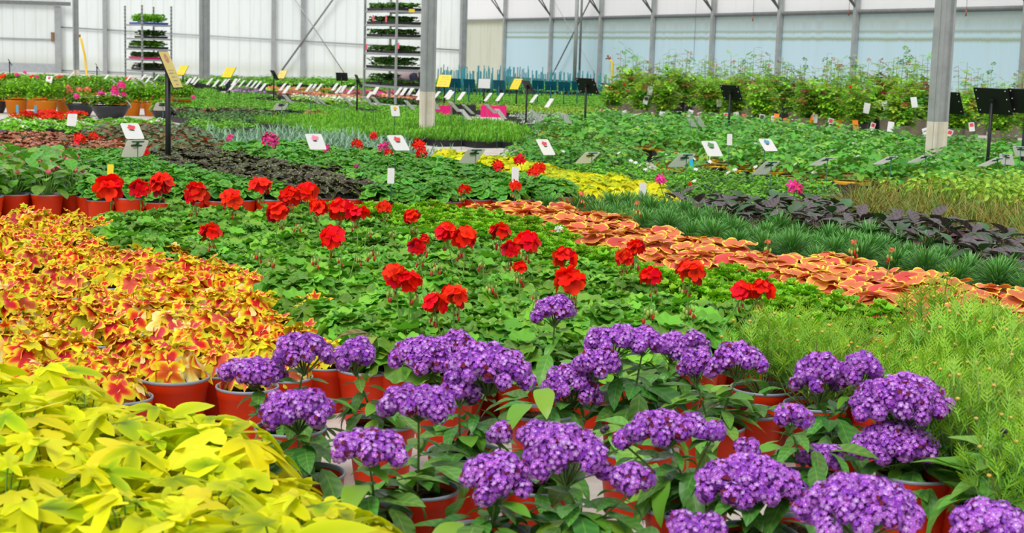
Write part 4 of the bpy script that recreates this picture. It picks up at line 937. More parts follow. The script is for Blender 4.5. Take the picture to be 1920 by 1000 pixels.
# ------------------------------------------------------------------ middle and far beds (small in the photo: one mesh each)
def joined(fol, pot=True, extra=None):
    b = MB()
    if pot:
        r, h = POT_D/2, POT_H; b.lathe([(r*.76,.0),(r*.95,h*.85),(r,h),(r*.9,h*.97)], pot if isinstance(pot, str) else 'pot_orange', 14)
    fol(b)
    if extra: extra(b)
    return b.mesh('potted_plant')
def cups(edge):
    def f(b):
        f_straw(b)
        b.box((0,0,.055), (.20,.20,.11), 'pot_black'); b.lathe([(.108,.10),(.118,.112),(.118,.122),(.10,.118)], edge, 16)
    return f
V['straw_y'] = [joined(cups('tray_yellow_edge'), False) for _ in range(3)]; V['straw_g'] = [joined(cups('tray_green_edge'), False) for _ in range(3)]
V['straw_o'] = [joined(f_straw, 'pot_orange') for _ in range(2)]
def tray_of(fol, n=3, col='pot_black', w=.5, d=.3, h=.075, dz=-.06):
    def f(b):
        b.lathe([(.70,0),(.70,h),(.68,h),(.66,h*.8)], col, 4, R=np.diag([w/.98,d/.98,1]) @ rz(PI/4), smooth=False); b.box((0,0,h*.8), (w*.94,d*.94,.01), 'soil')
        for i in range(n): 
            q = MB(); fol(q)
            for (v, l, c, mi, a, sm) in zip(q.V, q.L, q.C, q.MI, q.A, q.sm): pass
            o0 = b.n; V_ = np.vstack(q.V)+np.array(((i-(n-1)/2)*w/n, 0, dz)); b.V.append(V_); b.L.append(np.concatenate(q.L)+o0); b.C.append(np.concatenate(q.C)); mi = np.concatenate(q.MI); b.MI.append(np.array([b.mat(q.mats[k]) for k in range(len(q.mats))])[mi]); b.A.append(np.vstack(q.A)); b.sm.append(np.concatenate(q.sm)); b.n += len(V_)
    return f
def low(mat, flower=None, nf=0, n=40, R=.11, H=.07, sz=(.03,.05), tpl=None, zf=.15, fs=.022):
    def f(b):
        mound(b, tpl or L_GER_LO, mat, n, R, H, .10, sz, (-.5,.7), nstem=50, jit=1, zj=.02)
        for _ in range(nf):
            a = U(0,6.28); q = R*1.1*math.sqrt(random.random()); b.add(random.choice(FL_LO), frame_n((U(-.5,.5), U(-.9,-.1), .7))*U(.8,1.2)*fs, (q*math.cos(a), q*math.sin(a), zf+H*.5-q*.25+U(-.01,.03)), flower)
    return f
def tv(key, fol, n=2, **k): V[key] = [joined(tray_of(fol, **k), False) for _ in range(n)]
tv('t_dill', f_dill, 3, w=.56, d=.34); tv('t_green', low('herb_leaf', tpl=L_OVAL, n=60)); tv('t_dkgreen', low('tray_leaf', tpl=L_OVAL, n=60)); tv('t_yel', low('shrub_leaf', tpl=L_OVAL, n=50))
tv('t_pink', low('tray_leaf', 'pink_petal', 24)); tv('t_coral', low('bush_leaf', 'coral_petal', 26)); tv('t_peach', low('red_foliage', 'peach_petal', 26)); tv('t_mauve', low('tray_leaf', 'mauve_petal', 26)); tv('t_white', low('bush_leaf', 'white_petal', 18)); tv('t_orange', low('herb_leaf', 'orange_petal', 10)); tv('t_violas', low('herb_leaf', 'white_petal', 6, fs=.018)); tv('t_silver', low('silver_leaf', tpl=L_OVAL, n=60)); tv('t_red', low('bush_leaf', 'red_petal', 30, fs=.03)); tv('t_yellow', low('bush_leaf', 'yellow_petal', 22, fs=.03)); tv('t_bronze', low('red_foliage')); tv('t_dark', low('bronze_green_leaf', tpl=L_GLOSS, n=22, sz=(.06,.09), R=.12))
tv('t_blue', lambda b: [f_blue(b), f_blue(b)], 3, w=.5, d=.3, dz=-.03)
V['bush'] = variants(3, f_bush); V['rose'] = variants(6, f_rose)
V['redd1'] = [joined(f_redd, 'pot_orange') for _ in range(3)]; V['bronzeg1'] = [joined(f_bronzeg, 'pot_orange') for _ in range(3)]; V['shrub1'] = [joined(f_shrub, 'pot_orange') for _ in range(3)]
def wall_dist(g):
    w = np.asarray(g)-CORN; return min(abs(dR[0]*w[1]-dR[1]*w[0]), abs(dL[0]*w[1]-dL[1]*w[0]))
for (tx, ty, L0, W0) in ((741,205,1.35,.565),(267,164,1.35,.75)):
    q = at_z(tx, ty, 0)[:2]; aa = math.atan2(.848,-.53); e1 = np.array((math.cos(aa), math.sin(aa))); e2 = np.array((math.sin(aa), -math.cos(aa)))
    for k in (.15,.5,.85): 
        m = q+e1*L0*k+e2*W0*.5; OBST.append((m[0], m[1], .36))
def row(key, name, desc, poly, z, s, group, jit=.02, scale=(.92,1.1), rot=None, unique=False):
    half = (.30 if rot else .15)*sum(scale)/2
    if rot: m = sum(scale)/2; w0, d0 = ((.56,.34) if key == 't_dill' else (.5,.3)); s, sv, jit = w0*m+.02, d0*m+.015, .006
    else: sv = None
    for (r, c, g) in fill(poly, z, s, jit, sv=sv):
        if any((g[0]-x)**2+(g[1]-y)**2 < (q+half)**2 for x, y, q in OBST): continue
        if any(abs((g[0]-x)*.53-(g[1]-y)*.848) < a1+half*1.0 and abs((g[0]-x)*.848+(g[1]-y)*.53) < (a1+half)*(.62 if rot else 1) for x, y, a1, nm in PLACED if nm != desc): continue
        if wall_dist(g) < half: continue
        PLACED.append((g[0], g[1], half*.8, desc))
        lab = f'{desc}, {words(r)} row from left, {words(c)} from near end' if unique else desc
        o = link(name, random.choice(V[key]), None, (g[0], g[1], 0), (0,0,(math.atan2(-.848,.53)+random.choice((0,PI))) if rot else U(0,6.28)), (U(*scale) if not rot else m,)*3); tag(o, lab, 'plant', group)
row('shrub1','pale_shrub','pale yellow-green shrub at right',[(1620,345),(1940,333),(1940,380),(1700,354)],.3,.24,'pale green shrubs at right', unique=True)
row('straw_g','strawberry_plant','strawberry plant in green-rimmed cup',[(955,268),(1000,246),(1190,262),(1200,275),(1180,282),(1000,275)],.30,.25,'strawberries in green-rimmed cups', unique=True)
row('straw_o','strawberry_plant','strawberry plant in small orange pot',[(1190,276),(1190,262),(1280,272),(1290,286),(1200,284)],.30,.25,'strawberries in orange pots', unique=True)
row('straw_y','strawberry_plant','leafy white-flowered strawberry plant in the large strawberry bed',[(1000,244),(1050,226),(1140,217),(1290,222),(1400,227),(1560,245),(1640,253),(1760,265),(1940,276),(1940,340),(1800,334),(1700,326),(1500,316),(1380,300),(1290,286),(1280,272),(1190,262)],.25,.36,'strawberries in yellow-rimmed cups', scale=(1.15,1.4))
row('t_blue','carnation_tray','tray of blue-green grassy blades left of the steel column',[(380,238),(560,236),(700,252),(870,280),(800,287),(640,272),(430,264)],.22,.36,'trays of blue-green blades', rot=True)
row('t_dill','herb_tray','black tray of feathery bright green herbs beside the steel column',[(470,215),(640,206),(740,208),(830,213),(930,221),(1010,237),(970,253),(800,248),(650,244),(560,232)],.17,.42,'trays of feathery herbs', rot=True)
row('redd1','red_leaved_plant','reddish-brown leaved plant',[(-30,238),(120,243),(250,266),(200,277),(-30,265)],.22,.24,'reddish-brown leaved plants', unique=True)
row('bronzeg1','dark_leaved_plant','broad bronze-green leaved plant',[(145,235),(330,228),(430,248),(420,268),(330,282),(250,266)],.24,.25,'bronze-green leaved plants', unique=True)
row('t_red','bedding_tray','tray of bright red bedding flowers before the orange tubs',[(35,208),(145,209),(145,220),(35,218)],.13,.36,'trays of red bedding flowers', rot=True)
row('t_yellow','bedding_tray','tray of yellow bedding flowers at the far left',[(-10,206),(34,208),(34,217),(-10,216)],.13,.36,'trays of yellow bedding flowers', rot=True)
row('t_violas','bedding_tray','leafy tray with few white flowers under the charcoal bowls',[(-20,218),(140,220),(190,216),(300,222),(240,232),(190,238),(-20,232)],.13,.38,'trays of white bedding flowers', rot=True)
FAR = [('t_dkgreen','tray of dark leafy seedlings',[(330,205),(520,208),(700,222),(660,228),(480,222),(330,214)]),('t_green','tray of light leafy seedlings left of the large post',[(330,214),(480,222),(470,234),(380,236),(330,228)]),
 ('t_bronze','tray of brownish seedlings',[(560,202),(660,210),(700,222),(620,214)]),('t_yel','tray of yellow-green seedlings behind blue-green blades',[(480,208),(560,202),(620,214),(700,224),(560,222)]),
 ('t_green','tray of green seedlings left of the trolley',[(330,180),(480,182),(650,196),(740,215),(660,210),(560,202),(440,198),(330,196)]),('t_orange','tray of orange-flowered seedlings',[(420,184),(520,186),(600,194),(520,196),(420,190)]),
 ('t_dark','tray of dark red-green leaves',[(330,196),(440,198),(520,206),(330,205)]),('t_white','tray of small white flowers before the trolley',[(560,178),(680,184),(680,190),(560,184)]),
 ('t_peach','tray of peach begonias with bronze leaves',[(520,168),(560,170),(680,180),(660,184),(540,176)]),('t_peach','tray of peach flowers behind the trolley foot',[(690,176),(800,180),(800,186),(690,184)]),('t_pink','tray of deep pink flowers left of the trolley',[(640,168),(760,172),(760,177),(640,173)]),('t_mauve','tray of mauve flowers on the left',[(435,165),(520,168),(520,172),(435,170)]),
 ('t_coral','tray of coral flowers before the end wall',[(500,163),(660,167),(660,172),(500,168)]),('t_green','tray of green seedlings before the end wall',[(330,163),(430,165),(520,175),(430,180),(330,178)]),('t_green','far green tray along the end wall',[(440,158),(800,163),(800,167),(440,162)]),('t_red','tray of red flowers by the left column',[(190,155),(330,160),(330,168),(190,160)]),
 ('t_yel','tray of yellow-green seedlings among the teal stakes',[(820,186),(1000,196),(1130,200),(1130,210),(960,206),(820,196)]),('t_green','tray of young plants under the teal stakes',[(815,170),(1140,178),(1140,198),(1000,194),(820,184)]),('t_silver','tray of silvery plants left of the strawberries',[(960,206),(1070,210),(1110,224),(1000,228)]),('t_green','tray of green seedlings around the tall trolley',[(630,190),(810,197),(830,209),(740,210),(640,206)]),('t_dkgreen','tray of dark seedlings between trolley and column',[(640,184),(810,190),(810,197),(640,191)]),('t_yel','tray of yellow-green plants left of the roses',[(1060,205),(1150,212),(1160,222),(1075,218)])]
row('t_green','ground_cover_tray','far green tray at the foot of the end wall',[(290,149),(840,156.5),(840,164),(290,158)],.14,1.15,'far green trays at the end wall',rot=True,scale=(2.1,2.5))
row('t_green','ground_cover_tray','far green tray behind the orange tubs',[(-30,146),(120,150),(290,152),(290,160),(120,160),(-30,155)],.14,1.15,'far green trays at left',rot=True,scale=(2.1,2.5))
row('t_green','ground_cover_tray','far green tray in front of the side wall',[(840,157),(1140,166),(1140,176),(840,166)],.14,1.0,'far green trays at the side wall',rot=True,scale=(2.0,2.3))
for key, d, poly in FAR: row(key, {'t_dkgreen':'herb_seedling_tray','t_silver':'foliage_tray','t_peach':'begonia_tray','t_pink':'bedding_tray','t_coral':'bedding_tray','t_mauve':'bedding_tray','t_white':'bedding_tray','t_red':'bedding_tray','t_orange':'bedding_tray','t_bronze':'foliage_tray','t_dark':'foliage_tray','t_yel':'foliage_tray'}.get(key, 'seedling_tray'), d, poly, .14, .5, d.replace('tray','trays',1), rot=True, scale=(1.0,1.2))
# crates
for i, (x, y, wv, c, l) in enumerate(((828,214,34,'tray_pink','pink crate of young plants touching the steel column'),(868,212,44,'pot_black','black crate of young plants between pink crates'),(925,214,46,'tray_pink','pink crate of young plants right of the black crate'))):
    p = at_z(x, y+6, 0); d = np.linalg.norm(p-CC); w = wv*d/F; o = empty('plant_crate', (p[0], p[1], 0), l, 'crate', 'crates of young plants')
    b = MB(); b.box((0,.2,.01), (w,.4,.02), c)
    for a, s2 in (((0,0,.1),(w,.02,.2)),((0,.4,.1),(w,.02,.2)),((-w/2,.2,.1),(.02,.4,.2)),((w/2,.2,.1),(.02,.4,.2))): b.box(a, s2, c)
    for k in range(4): b.box(((k-1.5)*w/4,-.012,.1), (.012,.01,.18), c)
    link('crate_body', b.mesh('crate_body'), o); q = MB(); low('herb_leaf', tpl=L_OVAL, n=50)(q); link('foliage', q.mesh('foliage'), o, (0,.2,.04), None, (w/.24*.9,1.6,1.1))
# teal stakes
def stake_mesh(h, m):
    b = MB(); b.tube([(0,0,0), (0,0,h)], .016, .014, m, 5); return b.mesh('stake')
SK = [stake_mesh(.62+.06*k, 'teal_stake') for k in range(3)]+[stake_mesh(.66, 'pale_stake')]
q = [(x, y) for x in range(822, 1136, 6) for y in (172, 178, 185)]
for (x, y) in q:
    p = at_z(x+U(-3,3), y+U(-2.5,2.5), .02); m = random.choice([0,1,2,3] if y < 176 else [0,0,1,2]); o = link('plant_stake', SK[m], None, (p[0], p[1], 0), (U(-.04,.04),U(-.04,.04),0)); tag(o, ('pale' if m == 3 else 'thin teal')+' plant stake standing among young plants before the side wall', 'stake', 'pale plant stakes' if m == 3 else 'teal plant stakes')
for x in range(1140, 1300, 8):
    p = at_y(x+U(-2,2), 175, 33); o = link('plant_stake', SK[random.choice([0,1,3])], None, (p[0], p[1], 0)); tag(o, 'plant stake standing behind the roses before the green strip', 'stake', 'stakes behind the roses')
# roses: three staggered rows of grey-brown pots
RPOT = pot_mesh(.16, .27, 'pot_taupe', 20, .82); RSOIL = soil_mesh(.16, .27, 0, 16); RPOTB = pot_mesh(.16, .27, 'pot_black', 20, .82)
RSP = [(1150,222),(1200,230),(1245,233),(1290,235),(1335,238),(1378,241),(1425,245),(1470,247),(1515,252),(1560,255),(1610,260),(1645,263),(1688,268),(1790,271),(1825,273),(1868,276),(1905,278),(1935,281)]
SIDEW = ['leftmost']+[words(i)+' from left' for i in range(2, 40)]
n = 0; ROSES = []
for rowi, (dy, nm) in enumerate(((0,'front row'),(-10,'second row'),(-18,'back row'))):
    for i, (x, y) in enumerate(RSP):
        xx, yy = x+rowi*22, y+dy
        if rowi and xx > 1930: continue
        p = at_z(xx, yy, 0)
        if any((p[0]-a)**2+(p[1]-c)**2 < .42**2 for a, c in ROSES): continue
        ROSES.append((p[0], p[1])); s = U(.9,1.1)*(1.05 if rowi else .92)
        o = empty('rose_bush', (p[0], p[1], 0), f'rose bush in {"black" if i % 4 == 2 else "grey-brown"} pot, {nm}, {SIDEW[i]}', 'plant', 'potted roses', U(0,6.28), s)
        link('pot', RPOTB if i % 4 == 2 else RPOT, o); link('soil', RSOIL, o); link('foliage', random.choice(V['rose']), o)
        n += 1
        for k in range(1 if random.random() < .45 else 0):
            a = U(0,6.28); f = link('rose_flower', HEADS_LO[random.choice(['red','red','coral','pink'])][0], o, (.2*math.cos(a), .2*math.sin(a), U(.55,.85)), None, (U(.45,.7),)*3)
# hanging tags of the roses
def tagm(face, pic):
    b = MB(); b.box((0,0,0), (.075,.004,.125), face)
    if pic: b.poly([(-.026,-.003,.05),(.026,-.003,.05),(.026,-.003,0),(-.026,-.003,0)][::-1], pic)
    return b.mesh('plant_tag')
TG = {k: tagm(f, p) for k, f, p in (('r','white_card','print_red'),('d','white_card','print_dark'),('w','white_card',None),('o','orange_tag',None),('p','pink_tag',None))}
TW = dict(r='white tag with red rose picture', d='white tag with dark picture', w='blank white tag', o='orange round tag', p='pink tag')
for i, (x, y, k) in enumerate(((1128,212,'r'),(1172,215,'w'),(1193,222,'w'),(1224,218,'r'),(1241,218,'w'),(1288,217,'r'),(1294,214,'w'),(1313,218,'r'),(1211,188,'d'),(1219,170,'w'),(1348,193,'w'),(1361,219,'r'),(1381,218,'w'),(1394,222,'p'),(1428,223,'d'),(1450,226,'w'),(1456,221,'o'),(1475,230,'o'),(1523,224,'o'),(1528,222,'w'),(1557,230,'r'),(1574,234,'o'),(1604,235,'o'),(1636,238,'r'),(1670,238,'w'),(1660,198,'w'),(1714,192,'w'),(1780,252,'r'),(1822,238,'r'),(1735,248,'w'),(1625,203,'w'))):
    base = min((at_z(a, c, 0) for a, c in RSP), key=lambda t: abs(proj(t)[0]-x)); p = at_y(x, y, base[1]-.22)
    o = link('plant_tag', TG[k], None, tuple(p), (U(-.3,.1), U(-.35,.35), U(-.3,.3)), (U(.95,1.25),)*3); tag(o, f'{TW[k]} hanging on the roses, {SIDEW[i]}' if k != 'zz' else '', 'plant label', 'tags hanging on the roses')
# orange tubs and charcoal bowls with bushes, left
def tub(px, pyb, wpx, kind, label, hpx=27, flowers=None, handle=False, group=None, sc=1):
    p = at_z(px, pyb, 0); d = np.linalg.norm(p-CC); r = wpx*d/F/2; h = hpx*d/F; o = empty('planted_tub' if kind == 'bucket_orange' else 'planted_bowl', (p[0], p[1], 0), label, 'plant', group)
    b = MB()
    if kind == 'bucket_orange': b.lathe([(0,.002),(r*.78,0),(r*.95,h*.86),(r*1.0,h*.87),(r*1.02,h),(r*.92,h),(r*.9,h*.8)], kind, 24)
    else: b.lathe([(0,.002),(r*.55,0),(r*.82,h*.6),(r*.92,h*.88),(r*1.0,h*.92),(r*1.02,h),(r*.9,h),(r*.86,h*.8)], kind, 24)
    link('tub' if kind == 'bucket_orange' else 'bowl', b.mesh('tub'), o); s = MB(); s.lathe([(0,h*.9),(r*.9,h*.88)], 'soil', 16); link('soil', s.mesh('soil'), o)
    link('foliage', random.choice(V['bush']), o, (0,0,h-.27*sc), None, (r/.165*(1.12*max(sc,.8) if kind == 'bucket_orange' else .72), r/.165*(1.12*max(sc,.8) if kind == 'bucket_orange' else .72), sc))
    if flowers:
        for _ in range(4):
            a = U(0,6.28); link('flower_head', random.choice(HEADS_LO[flowers]), o, (r*.8*math.cos(a), r*.8*math.sin(a)-.05, h+U(.12,.3)), None, (U(.7,1.3),)*3)
    if handle:
        t = MB(); t.tube([(r*1.0*math.cos(q), -.0-.35*r*math.sin(q), h*.9+r*.62*math.sin(q)) for q in np.linspace(0, PI, 13)], .012, .012, 'wire_white', 5); link('wire_handle', t.mesh('wire_handle'), o)
tub(31,214,40,'bucket_orange','orange tub with leafy bush at far left',26,group='orange tubs',handle=True); tub(86,217,42,'bucket_orange','orange tub with leafy bush, second from left',28,group='orange tubs'); tub(60,205,30,'bucket_orange','orange tub half hidden between the two front tubs',24,group='orange tubs'); tub(121,214,30,'bucket_orange','orange tub with wire handle left of the charcoal bowls',24,handle=True,group='orange tubs'); tub(246,217,36,'bucket_orange','orange tub right of the charcoal bowls',25,group='orange tubs'); tub(285,218,32,'bucket_orange','orange tub just left of the big yellow sign post',25,group='orange tubs'); tub(345,205,26,'bucket_orange','orange tub right of the big yellow sign post',18,group='orange tubs')
tub(-6,212,40,'bowl_charcoal','charcoal bowl cut by the left edge',20,group='charcoal bowls',sc=.7); tub(152,218,54,'bowl_charcoal','charcoal bowl with pink flowers, left of the pair',22,'coral',True,group='charcoal bowls',sc=.62); tub(207,223,74,'bowl_charcoal','wide charcoal bowl with magenta and peach flowers',24,'pink',True,group='charcoal bowls',sc=.66); tub(305,222,46,'bowl_charcoal','low charcoal bowl behind the big sign post',14,group='charcoal bowls',handle=True,sc=.6)
for i, (x, y) in enumerate(((20,193),(65,196),(110,198),(160,200),(205,200),(250,203),(300,206),(-10,190),(45,184),(90,186),(140,188),(190,190),(235,193),(285,196),(20,176),(75,178),(120,180),(170,182),(220,184),(270,188),(320,192))):
    tub(x+8, y, 36, 'bucket_orange', f'leafy green bush behind the orange tubs and bowls, {SIDEW[i % 7]} of {["front","middle","back"][min(i//7,2)]} line', 22, None, group='bushes behind the orange tubs', sc=(.72,.66,.60)[min(i//7,2)])
for i, (x, y, c, s) in enumerate(((7,148,'red',15),(31,143,'pink',10),(46,138,'pink',8),(60,147,'red',10),(70,147,'pink',8),(112,150,'red',15),(141,157,'red',9),(241,152,'red',12),(229,157,'red',9),(168,150,'red',6),(143,184,'pink',14),(190,180,'pink',17),(362,185,'pink',10),(269,164,'red',6))):
    dd = 21.5 if y > 175 else 30; p = at_y(x, y, dd); cand = [o for o in COL.objects if o.name.startswith(('planted_tub','planted_bowl'))]
    o = min(cand, key=lambda t: (t.location[0]-p[0])**2+((t.location[1]-p[1])*.4)**2); R = s*o.location[1]/F/2; p = at_y(x, y-2, o.location[1]-.1); hh = link('flower_head', HEADS_LO[c][0], o, tuple(local(o, p)), None, (R/.062,)*3)
    sb = MB(); q = local(o, p); sb.tube([(q[0]*.4, q[1]*.4, .3), q], .006, .005, 'stem_green', 4); link('flower_stalk', sb.mesh('flower_stalk'), o)

# ------------------------------------------------------------------ plant trolleys
def trolley(px, pyb, label, H_, shelves, trays, dims=(1.35,.565), name='plant_trolley', pr=.022, holes=False):
    p = at_z(px, pyb, 0); a = math.atan2(.848,-.53); o = empty(name, (p[0], p[1], 0), label, 'trolley', None, a)  # local +x runs away-left along the rows, +y ...
    Lx, Ly = dims; my = -1
    for (x, y) in ((0,0),(Lx,0),(0,-Ly),(Lx,-Ly)):
        b = MB(); b.box((x,y,H_/2+.05), (pr*1.7,pr*1.7,H_-.1), 'steel')
        if holes:
            for k in range(int(H_/.09)): b.box((x,y,.12+k*.09), (pr*1.8,pr*1.8,.03), 'steel_dark')
        link('post', b.mesh('post'), o)
    for (x, y) in ((.08,-.06),(Lx-.08,-.06),(.08,-Ly+.06),(Lx-.08,-Ly+.06)):
        b = MB(); b.lathe([(.0,-.015),(.055,-.015),(.055,.015),(0,.015)], 'pot_black', 12, (x,y,.055), rx(PI/2)); b.box((x,y,.10), (.05,.05,.03), 'steel_dark'); link('castor', b.mesh('castor'), o)
    for z in shelves:
        b = MB(); b.box((Lx/2,-Ly/2,z), (Lx,Ly,.018), 'steel'); b.box((Lx/2,.0,z-.012), (Lx,.02,.04), 'steel'); b.box((Lx/2,-Ly,z-.012), (Lx,.02,.04), 'steel'); b.box((0,-Ly/2,z-.012), (.02,Ly,.04), 'steel'); link('shelf', b.mesh('shelf'), o)
    R = rz(a); k = 0
    for (zi, x0, x1, y0, y1, col, leaf, hh, lab) in trays:
        z = shelves[zi]+.012; c = R @ np.array(((x0+x1)/2*Lx, -(y0+y1)/2*Ly, z))+np.array((p[0], p[1], 0)); t = empty('seedling_tray', tuple(c), lab, 'tray', None, a)
        w, d = (x1-x0)*Lx, (y1-y0)*Ly; b = MB(); b.lathe([(.70,0),(.72,.05),(.70,.05),(.68,.02)], col, 4, R=np.diag([w/.99,d/.99,1]) @ rz(PI/4), smooth=False); link('tray', b.mesh('tray'), t)
        f = MB(); m = int(330*w*d/.35)+20
        for _ in range(m): f.add(random.choice(L_GER_LO), rz(U(0,6.28)) @ ry(U(-.7,.7)) * U(.026,.042), (U(-.48,.48)*w, U(-.48,.48)*d, .05+hh*U(.1,1)), leaf)
        link('foliage', f.mesh('foliage'), t)
    return o, p
zs = lambda *ys: ys
def tz(px, py, p): 
    lo, hi = -1, 5
    for _ in range(50):
        m = (lo+hi)/2
        if proj((p[0], p[1], m))[1] > py: lo = m
        else: hi = m
    return lo
P0 = at_z(741, 205, 0)
sh = [tz(741, y, P0) for y in (203,163,131,101,70,46,20)]
FLR = ['lowest shelf','second shelf from below','third shelf from below','fourth shelf from below','fifth shelf from below','sixth shelf from below','top shelf in view']
tl = []
for i in range(7):
    for j, (a, c, nm) in enumerate(((.03,.48,'right-hand'),(.52,.97,'left-hand'))):
        tl.append((i, a, c, .05, .95, 'tray_white' if i == 0 else 'pot_black', 'tray_leaf', .045 if (i, j) == (1, 0) else .16 if i in (1,2) else .09, f'{"white" if i == 0 else "black"} tray of dark seedlings, {FLR[i]} of the tall trolley, {nm}'))
TR = trolley(741, 205, 'tall steel plant trolley with six loaded shelves left of the steel column', 2.75, sh, tl)
P1 = at_z(267, 164, 0); d1 = np.linalg.norm(P1-CC)
sh2 = [tz(267, y, P1) for y in (160,133,112,92,72,46)]
t2 = [(1,.05,.8,.1,.9,'pot_black','bronze_green_leaf',.12,'black tray on lowest plant shelf of the far trolley'),(2,.05,.95,.1,.9,'tray_pink','tray_leaf',.12,'pink tray of seedlings on the far trolley'),(3,.02,.98,.1,.9,'pot_black','herb_leaf',.14,'dark tray of light green seedlings on the far trolley'),(4,.05,.6,.1,.9,'pot_black','tray_leaf',.14,'short dark tray on the far trolley, second from top'),(5,.02,.9,.1,.9,'tray_blue','herb_leaf',.20,'blue tray of wispy seedlings on top shelf of the far trolley')]
trolley(267, 164, 'steel plant trolley with perforated posts before the end wall at left', tz(267, 12, P1), sh2, t2, (1.35,.75), holes=True)
# ribbon tags on the tall trolley
for i, (x, y, m, l) in enumerate(((724,36,'pink_tag','pink ribbon tag on the sixth trolley shelf'),(687,88,'pink_tag','pink ribbon tag at left end of the fourth trolley shelf'),(700,34,'pink_tag','pink label at left end of the sixth trolley shelf'),(747,86,'pink_tag','pink ribbon tag beside the near trolley post'),(772,20,'bright_yellow_card','yellow label at the top shelf front of the trolley'))):
    p = at_y(x, y, P0[1]+.0); b = MB(); b.box((0,0,0), (.035,.006,.11) if m == 'pink_tag' else (.11,.006,.06), m); o = link('ribbon_tag', b.mesh('ribbon_tag'), None, tuple(p)); tag(o, l, 'plant label')

# small coloured sticks and hanging cords
for (x, y, m, l) in ((33,222,'blue_tag','small blue stick label among the white bedding flowers, left'),(67,223,'blue_tag','small blue stick label among the white bedding flowers, right'),(1294,338,'blue_tag','blue stick label beside the small red bloom, right of the lime vines'),(1227,165,'blue_tag','small blue label behind the roses')):
    p = at_z(x, y+9, 0.0); b = MB(); b.box((0,0,.12), (.03,.004,.25), m); o = link('stick_label', b.mesh('stick_label'), None, (p[0], p[1], 0)); tag(o, l, 'plant label')
for i, (x, y, ring) in enumerate(((1300,123,True),(1412,30,False),(1592,18,False),(1812,18,False))):
    q = wp(dR, wall_at(x, dR), 0, .35); p = at_y(x, y, q[1]); b = MB(); b.tube([(0,0,0), (0,0,4.4-p[2])], .004, .004, 'steel_dark', 4)
    if ring: b.tube([(.09*math.sin(t), 0, -.09+.09*math.cos(t)) for t in np.linspace(0, 2*PI, 17)], .012, .012, 'wire_white', 5)
    else: b.tube([(0,0,-.12), (0,0,0)], .015, .012, 'brass_tap', 5)
    o = link('hanging_cord', b.mesh('hanging_cord'), None, tuple(p)); tag(o, 'wire ring hanging on a thin cord before the pale blue curtain' if ring else f'thin hanging cord before the white upper film, {words(i)} from left', 'cord')
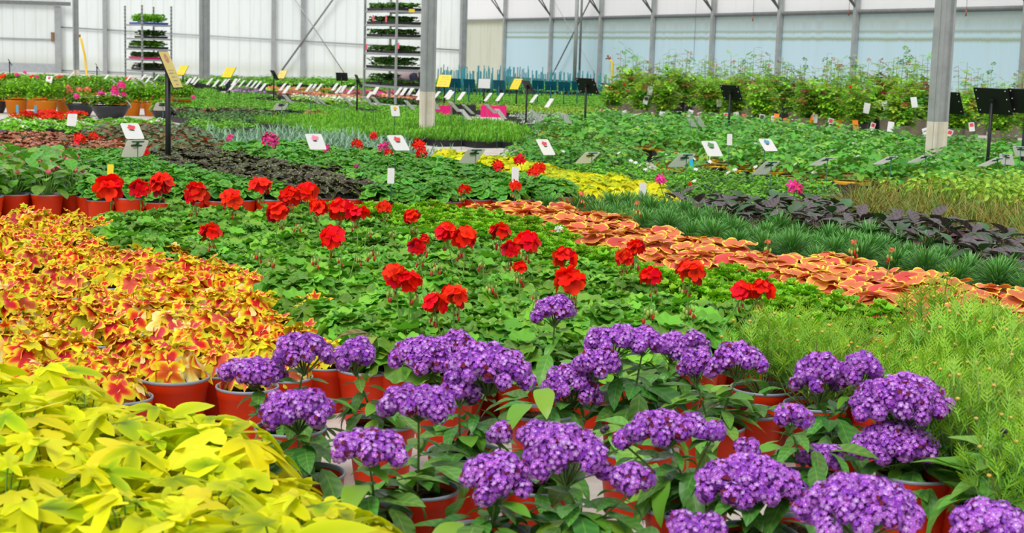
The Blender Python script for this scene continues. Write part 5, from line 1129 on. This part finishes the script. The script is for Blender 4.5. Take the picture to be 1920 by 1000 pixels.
# ------------------------------------------------------------------ person bending behind the tall trolley
def person():
    c = at_y(756, 150, P0[1]+3.6); gx, gy = c[0], c[1]
    o = empty('person', (gx, gy, 0), 'person in mauve vest and navy sleeves bending down behind the tall trolley', 'person')
    J = {}
    def sk(name, verts, edges, mat, root=0, sub=2):
        me = bpy.data.meshes.new(name); me.from_pydata([v[0] for v in verts], edges, []); ob = link(name, me, o); me.materials.append(MATS[mat])
        m = ob.modifiers.new('skin', 'SKIN'); sl = me.skin_vertices[0].data
        for i, (v, r) in enumerate(verts): sl[i].radius = (r, r*.9) if not isinstance(r, tuple) else r; sl[i].use_root = (i == root)
        if sub: s = ob.modifiers.new('sub', 'SUBSURF'); s.levels = sub; s.render_levels = sub
        dg = bpy.context.evaluated_depsgraph_get(); ev = ob.evaluated_get(dg); nm = bpy.data.meshes.new_from_object(ev); ob.modifiers.clear(); ob.data = nm
        nm.polygons.foreach_set('use_smooth', [True]*len(nm.polygons)); return ob
    # x to the right; deep squat-bend, torso level, right shoulder at +x
    hip = (-.16,0,.53); wai = (-.02,0,.58); che = (.14,0,.60); nek = (.30,0,.58); hd = (.41,-.02,.55); top = (.46,-.02,.48)
    V_ = [(hip,(.11,.12)),(wai,(.10,.10)),(che,(.09,.10)),(nek,.055),(hd,.10),(top,.085),
          ((-.10,-.12,.46),.09),((.16,-.16,.40),.065),((-.02,-.15,.08),.05),((.12,-.16,.045),.045),
          ((-.10,.12,.46),.09),((.18,.16,.42),.065),((0,.15,.08),.05),((.14,.16,.045),.045),
          ((.19,-.16,.55),.05),((.27,-.25,.42),.045),((.36,-.23,.22),.036),((.19,.16,.55),.05),((.30,.24,.42),.045),((.40,.2,.24),.036)]
    E_ = [(0,1),(1,2),(2,3),(3,4),(4,5),(0,6),(6,7),(7,8),(8,9),(0,10),(10,11),(11,12),(12,13),(2,14),(14,15),(15,16),(2,17),(17,18),(18,19)]
    sk('body', V_, E_, 'skin')
    sk('vest', [((-.22,0,.52),(.17,.19)),((-.04,0,.56),(.19,.20)),((.12,0,.58),(.19,.21)),((.24,0,.58),(.165,.20)),((.31,0,.57),(.10,.11))], [(0,1),(1,2),(2,3),(3,4)], 'vest_mauve')
    for s in (-1, 1): sk('sleeve', [((.20,s*.20,.64),.115),((.25,s*.24,.54),.10),((.29,s*.25,.38),.075),((.36,s*.225,.25),.055)], [(0,1),(1,2),(2,3)], 'sleeve_navy')
    sk('trousers', [((-.19,0,.46),(.13,.15)),((-.09,-.12,.46),.115),((.16,-.16,.41),.088),((-.01,-.15,.12),.068),((-.09,.12,.46),.115),((.18,.16,.43),.088),((.01,.15,.12),.068)], [(0,1),(1,2),(2,3),(0,4),(4,5),(5,6)], 'trousers_dark')
    h = MB(); h.ball((.415,-.01,.565), .112, 'hair_brown', 14, 10, (1,.95,1.05)); h.ball((.37,0,.625), .06, 'hair_brown', 10, 6); link('hair', h.mesh('hair'), o)
    f = MB()
    for s in (-1, 1): f.ball((.515,-.02+s*.035,.515), .012, 'white_card', 8, 6); f.ball((.526,-.02+s*.035,.513), .006, 'print_dark', 6, 4)
    f.ball((.525,-.02,.485), .016, 'skin', 8, 6); link('face', f.mesh('face'), o)
    for s, (x, y, z) in ((-1,(.36,-.23,.20)),(1,(.40,.2,.22))):
        hb = MB(); hb.ball((x+.01,y,z-.03), .036, 'skin', 10, 6, (.5,1,1.2))
        for k in range(4): hb.tube([(x+.012,y+(k-1.5)*.017,z-.06), (x+.016,y+(k-1.5)*.018,z-.09-.006*(1-abs(k-1.5))), (x+.006,y+(k-1.5)*.018,z-.118-.008*(1.5-abs(k-1.5)))], .009, .007, 'skin', 6)
        hb.tube([(x+.01,y-s*.03,z-.02), (x+.03,y-s*.045,z-.05), (x+.03,y-s*.042,z-.075)], .010, .008, 'skin', 6); link('hand', hb.mesh('hand'), o)
    for s in (-1, 1): q = MB(); q.ball((.07,s*.155,.045), .05, 'black_plastic', 10, 6, (2.3,.9,.85)); link('shoe', q.mesh('shoe'), o)
person()
# ------------------------------------------------------------------ light
w = bpy.data.worlds.new('sky'); SC.world = w; w.use_nodes = True
N, L = w.node_tree.nodes, w.node_tree.links; N.clear()
bg = N.new('ShaderNodeBackground'); out = N.new('ShaderNodeOutputWorld'); L.new(bg.outputs[0], out.inputs[0])
tc = N.new('ShaderNodeTexCoord'); sp = N.new('ShaderNodeSeparateXYZ'); L.new(tc.outputs['Generated'], sp.inputs[0])
rp = ramp_node(N, [(.0, (.5,.5,.48)), (.45, (.85,.88,.92)), (1, (1.0,1.0,1.0))])
L.new(mathn(N, L, 'ADD', mathn(N, L, 'MULTIPLY', sp.outputs[2], .5), .5), rp.inputs[0]); L.new(rp.outputs[0], bg.inputs[0]); bg.inputs[1].default_value = .92
sd = bpy.data.lights.new('sun', 'SUN'); sd.energy = 2.3; sd.angle = math.radians(22); sd.color = (1,.98,.94)
so = bpy.data.objects.new('sun', sd); COL.objects.link(so); so.rotation_euler = (math.radians(32), math.radians(-18), 0)
vs = SC.view_settings; vs.view_transform = 'Standard'; vs.look = 'None'; vs.exposure = 0.0; vs.gamma = 1; vs.use_curve_mapping = False
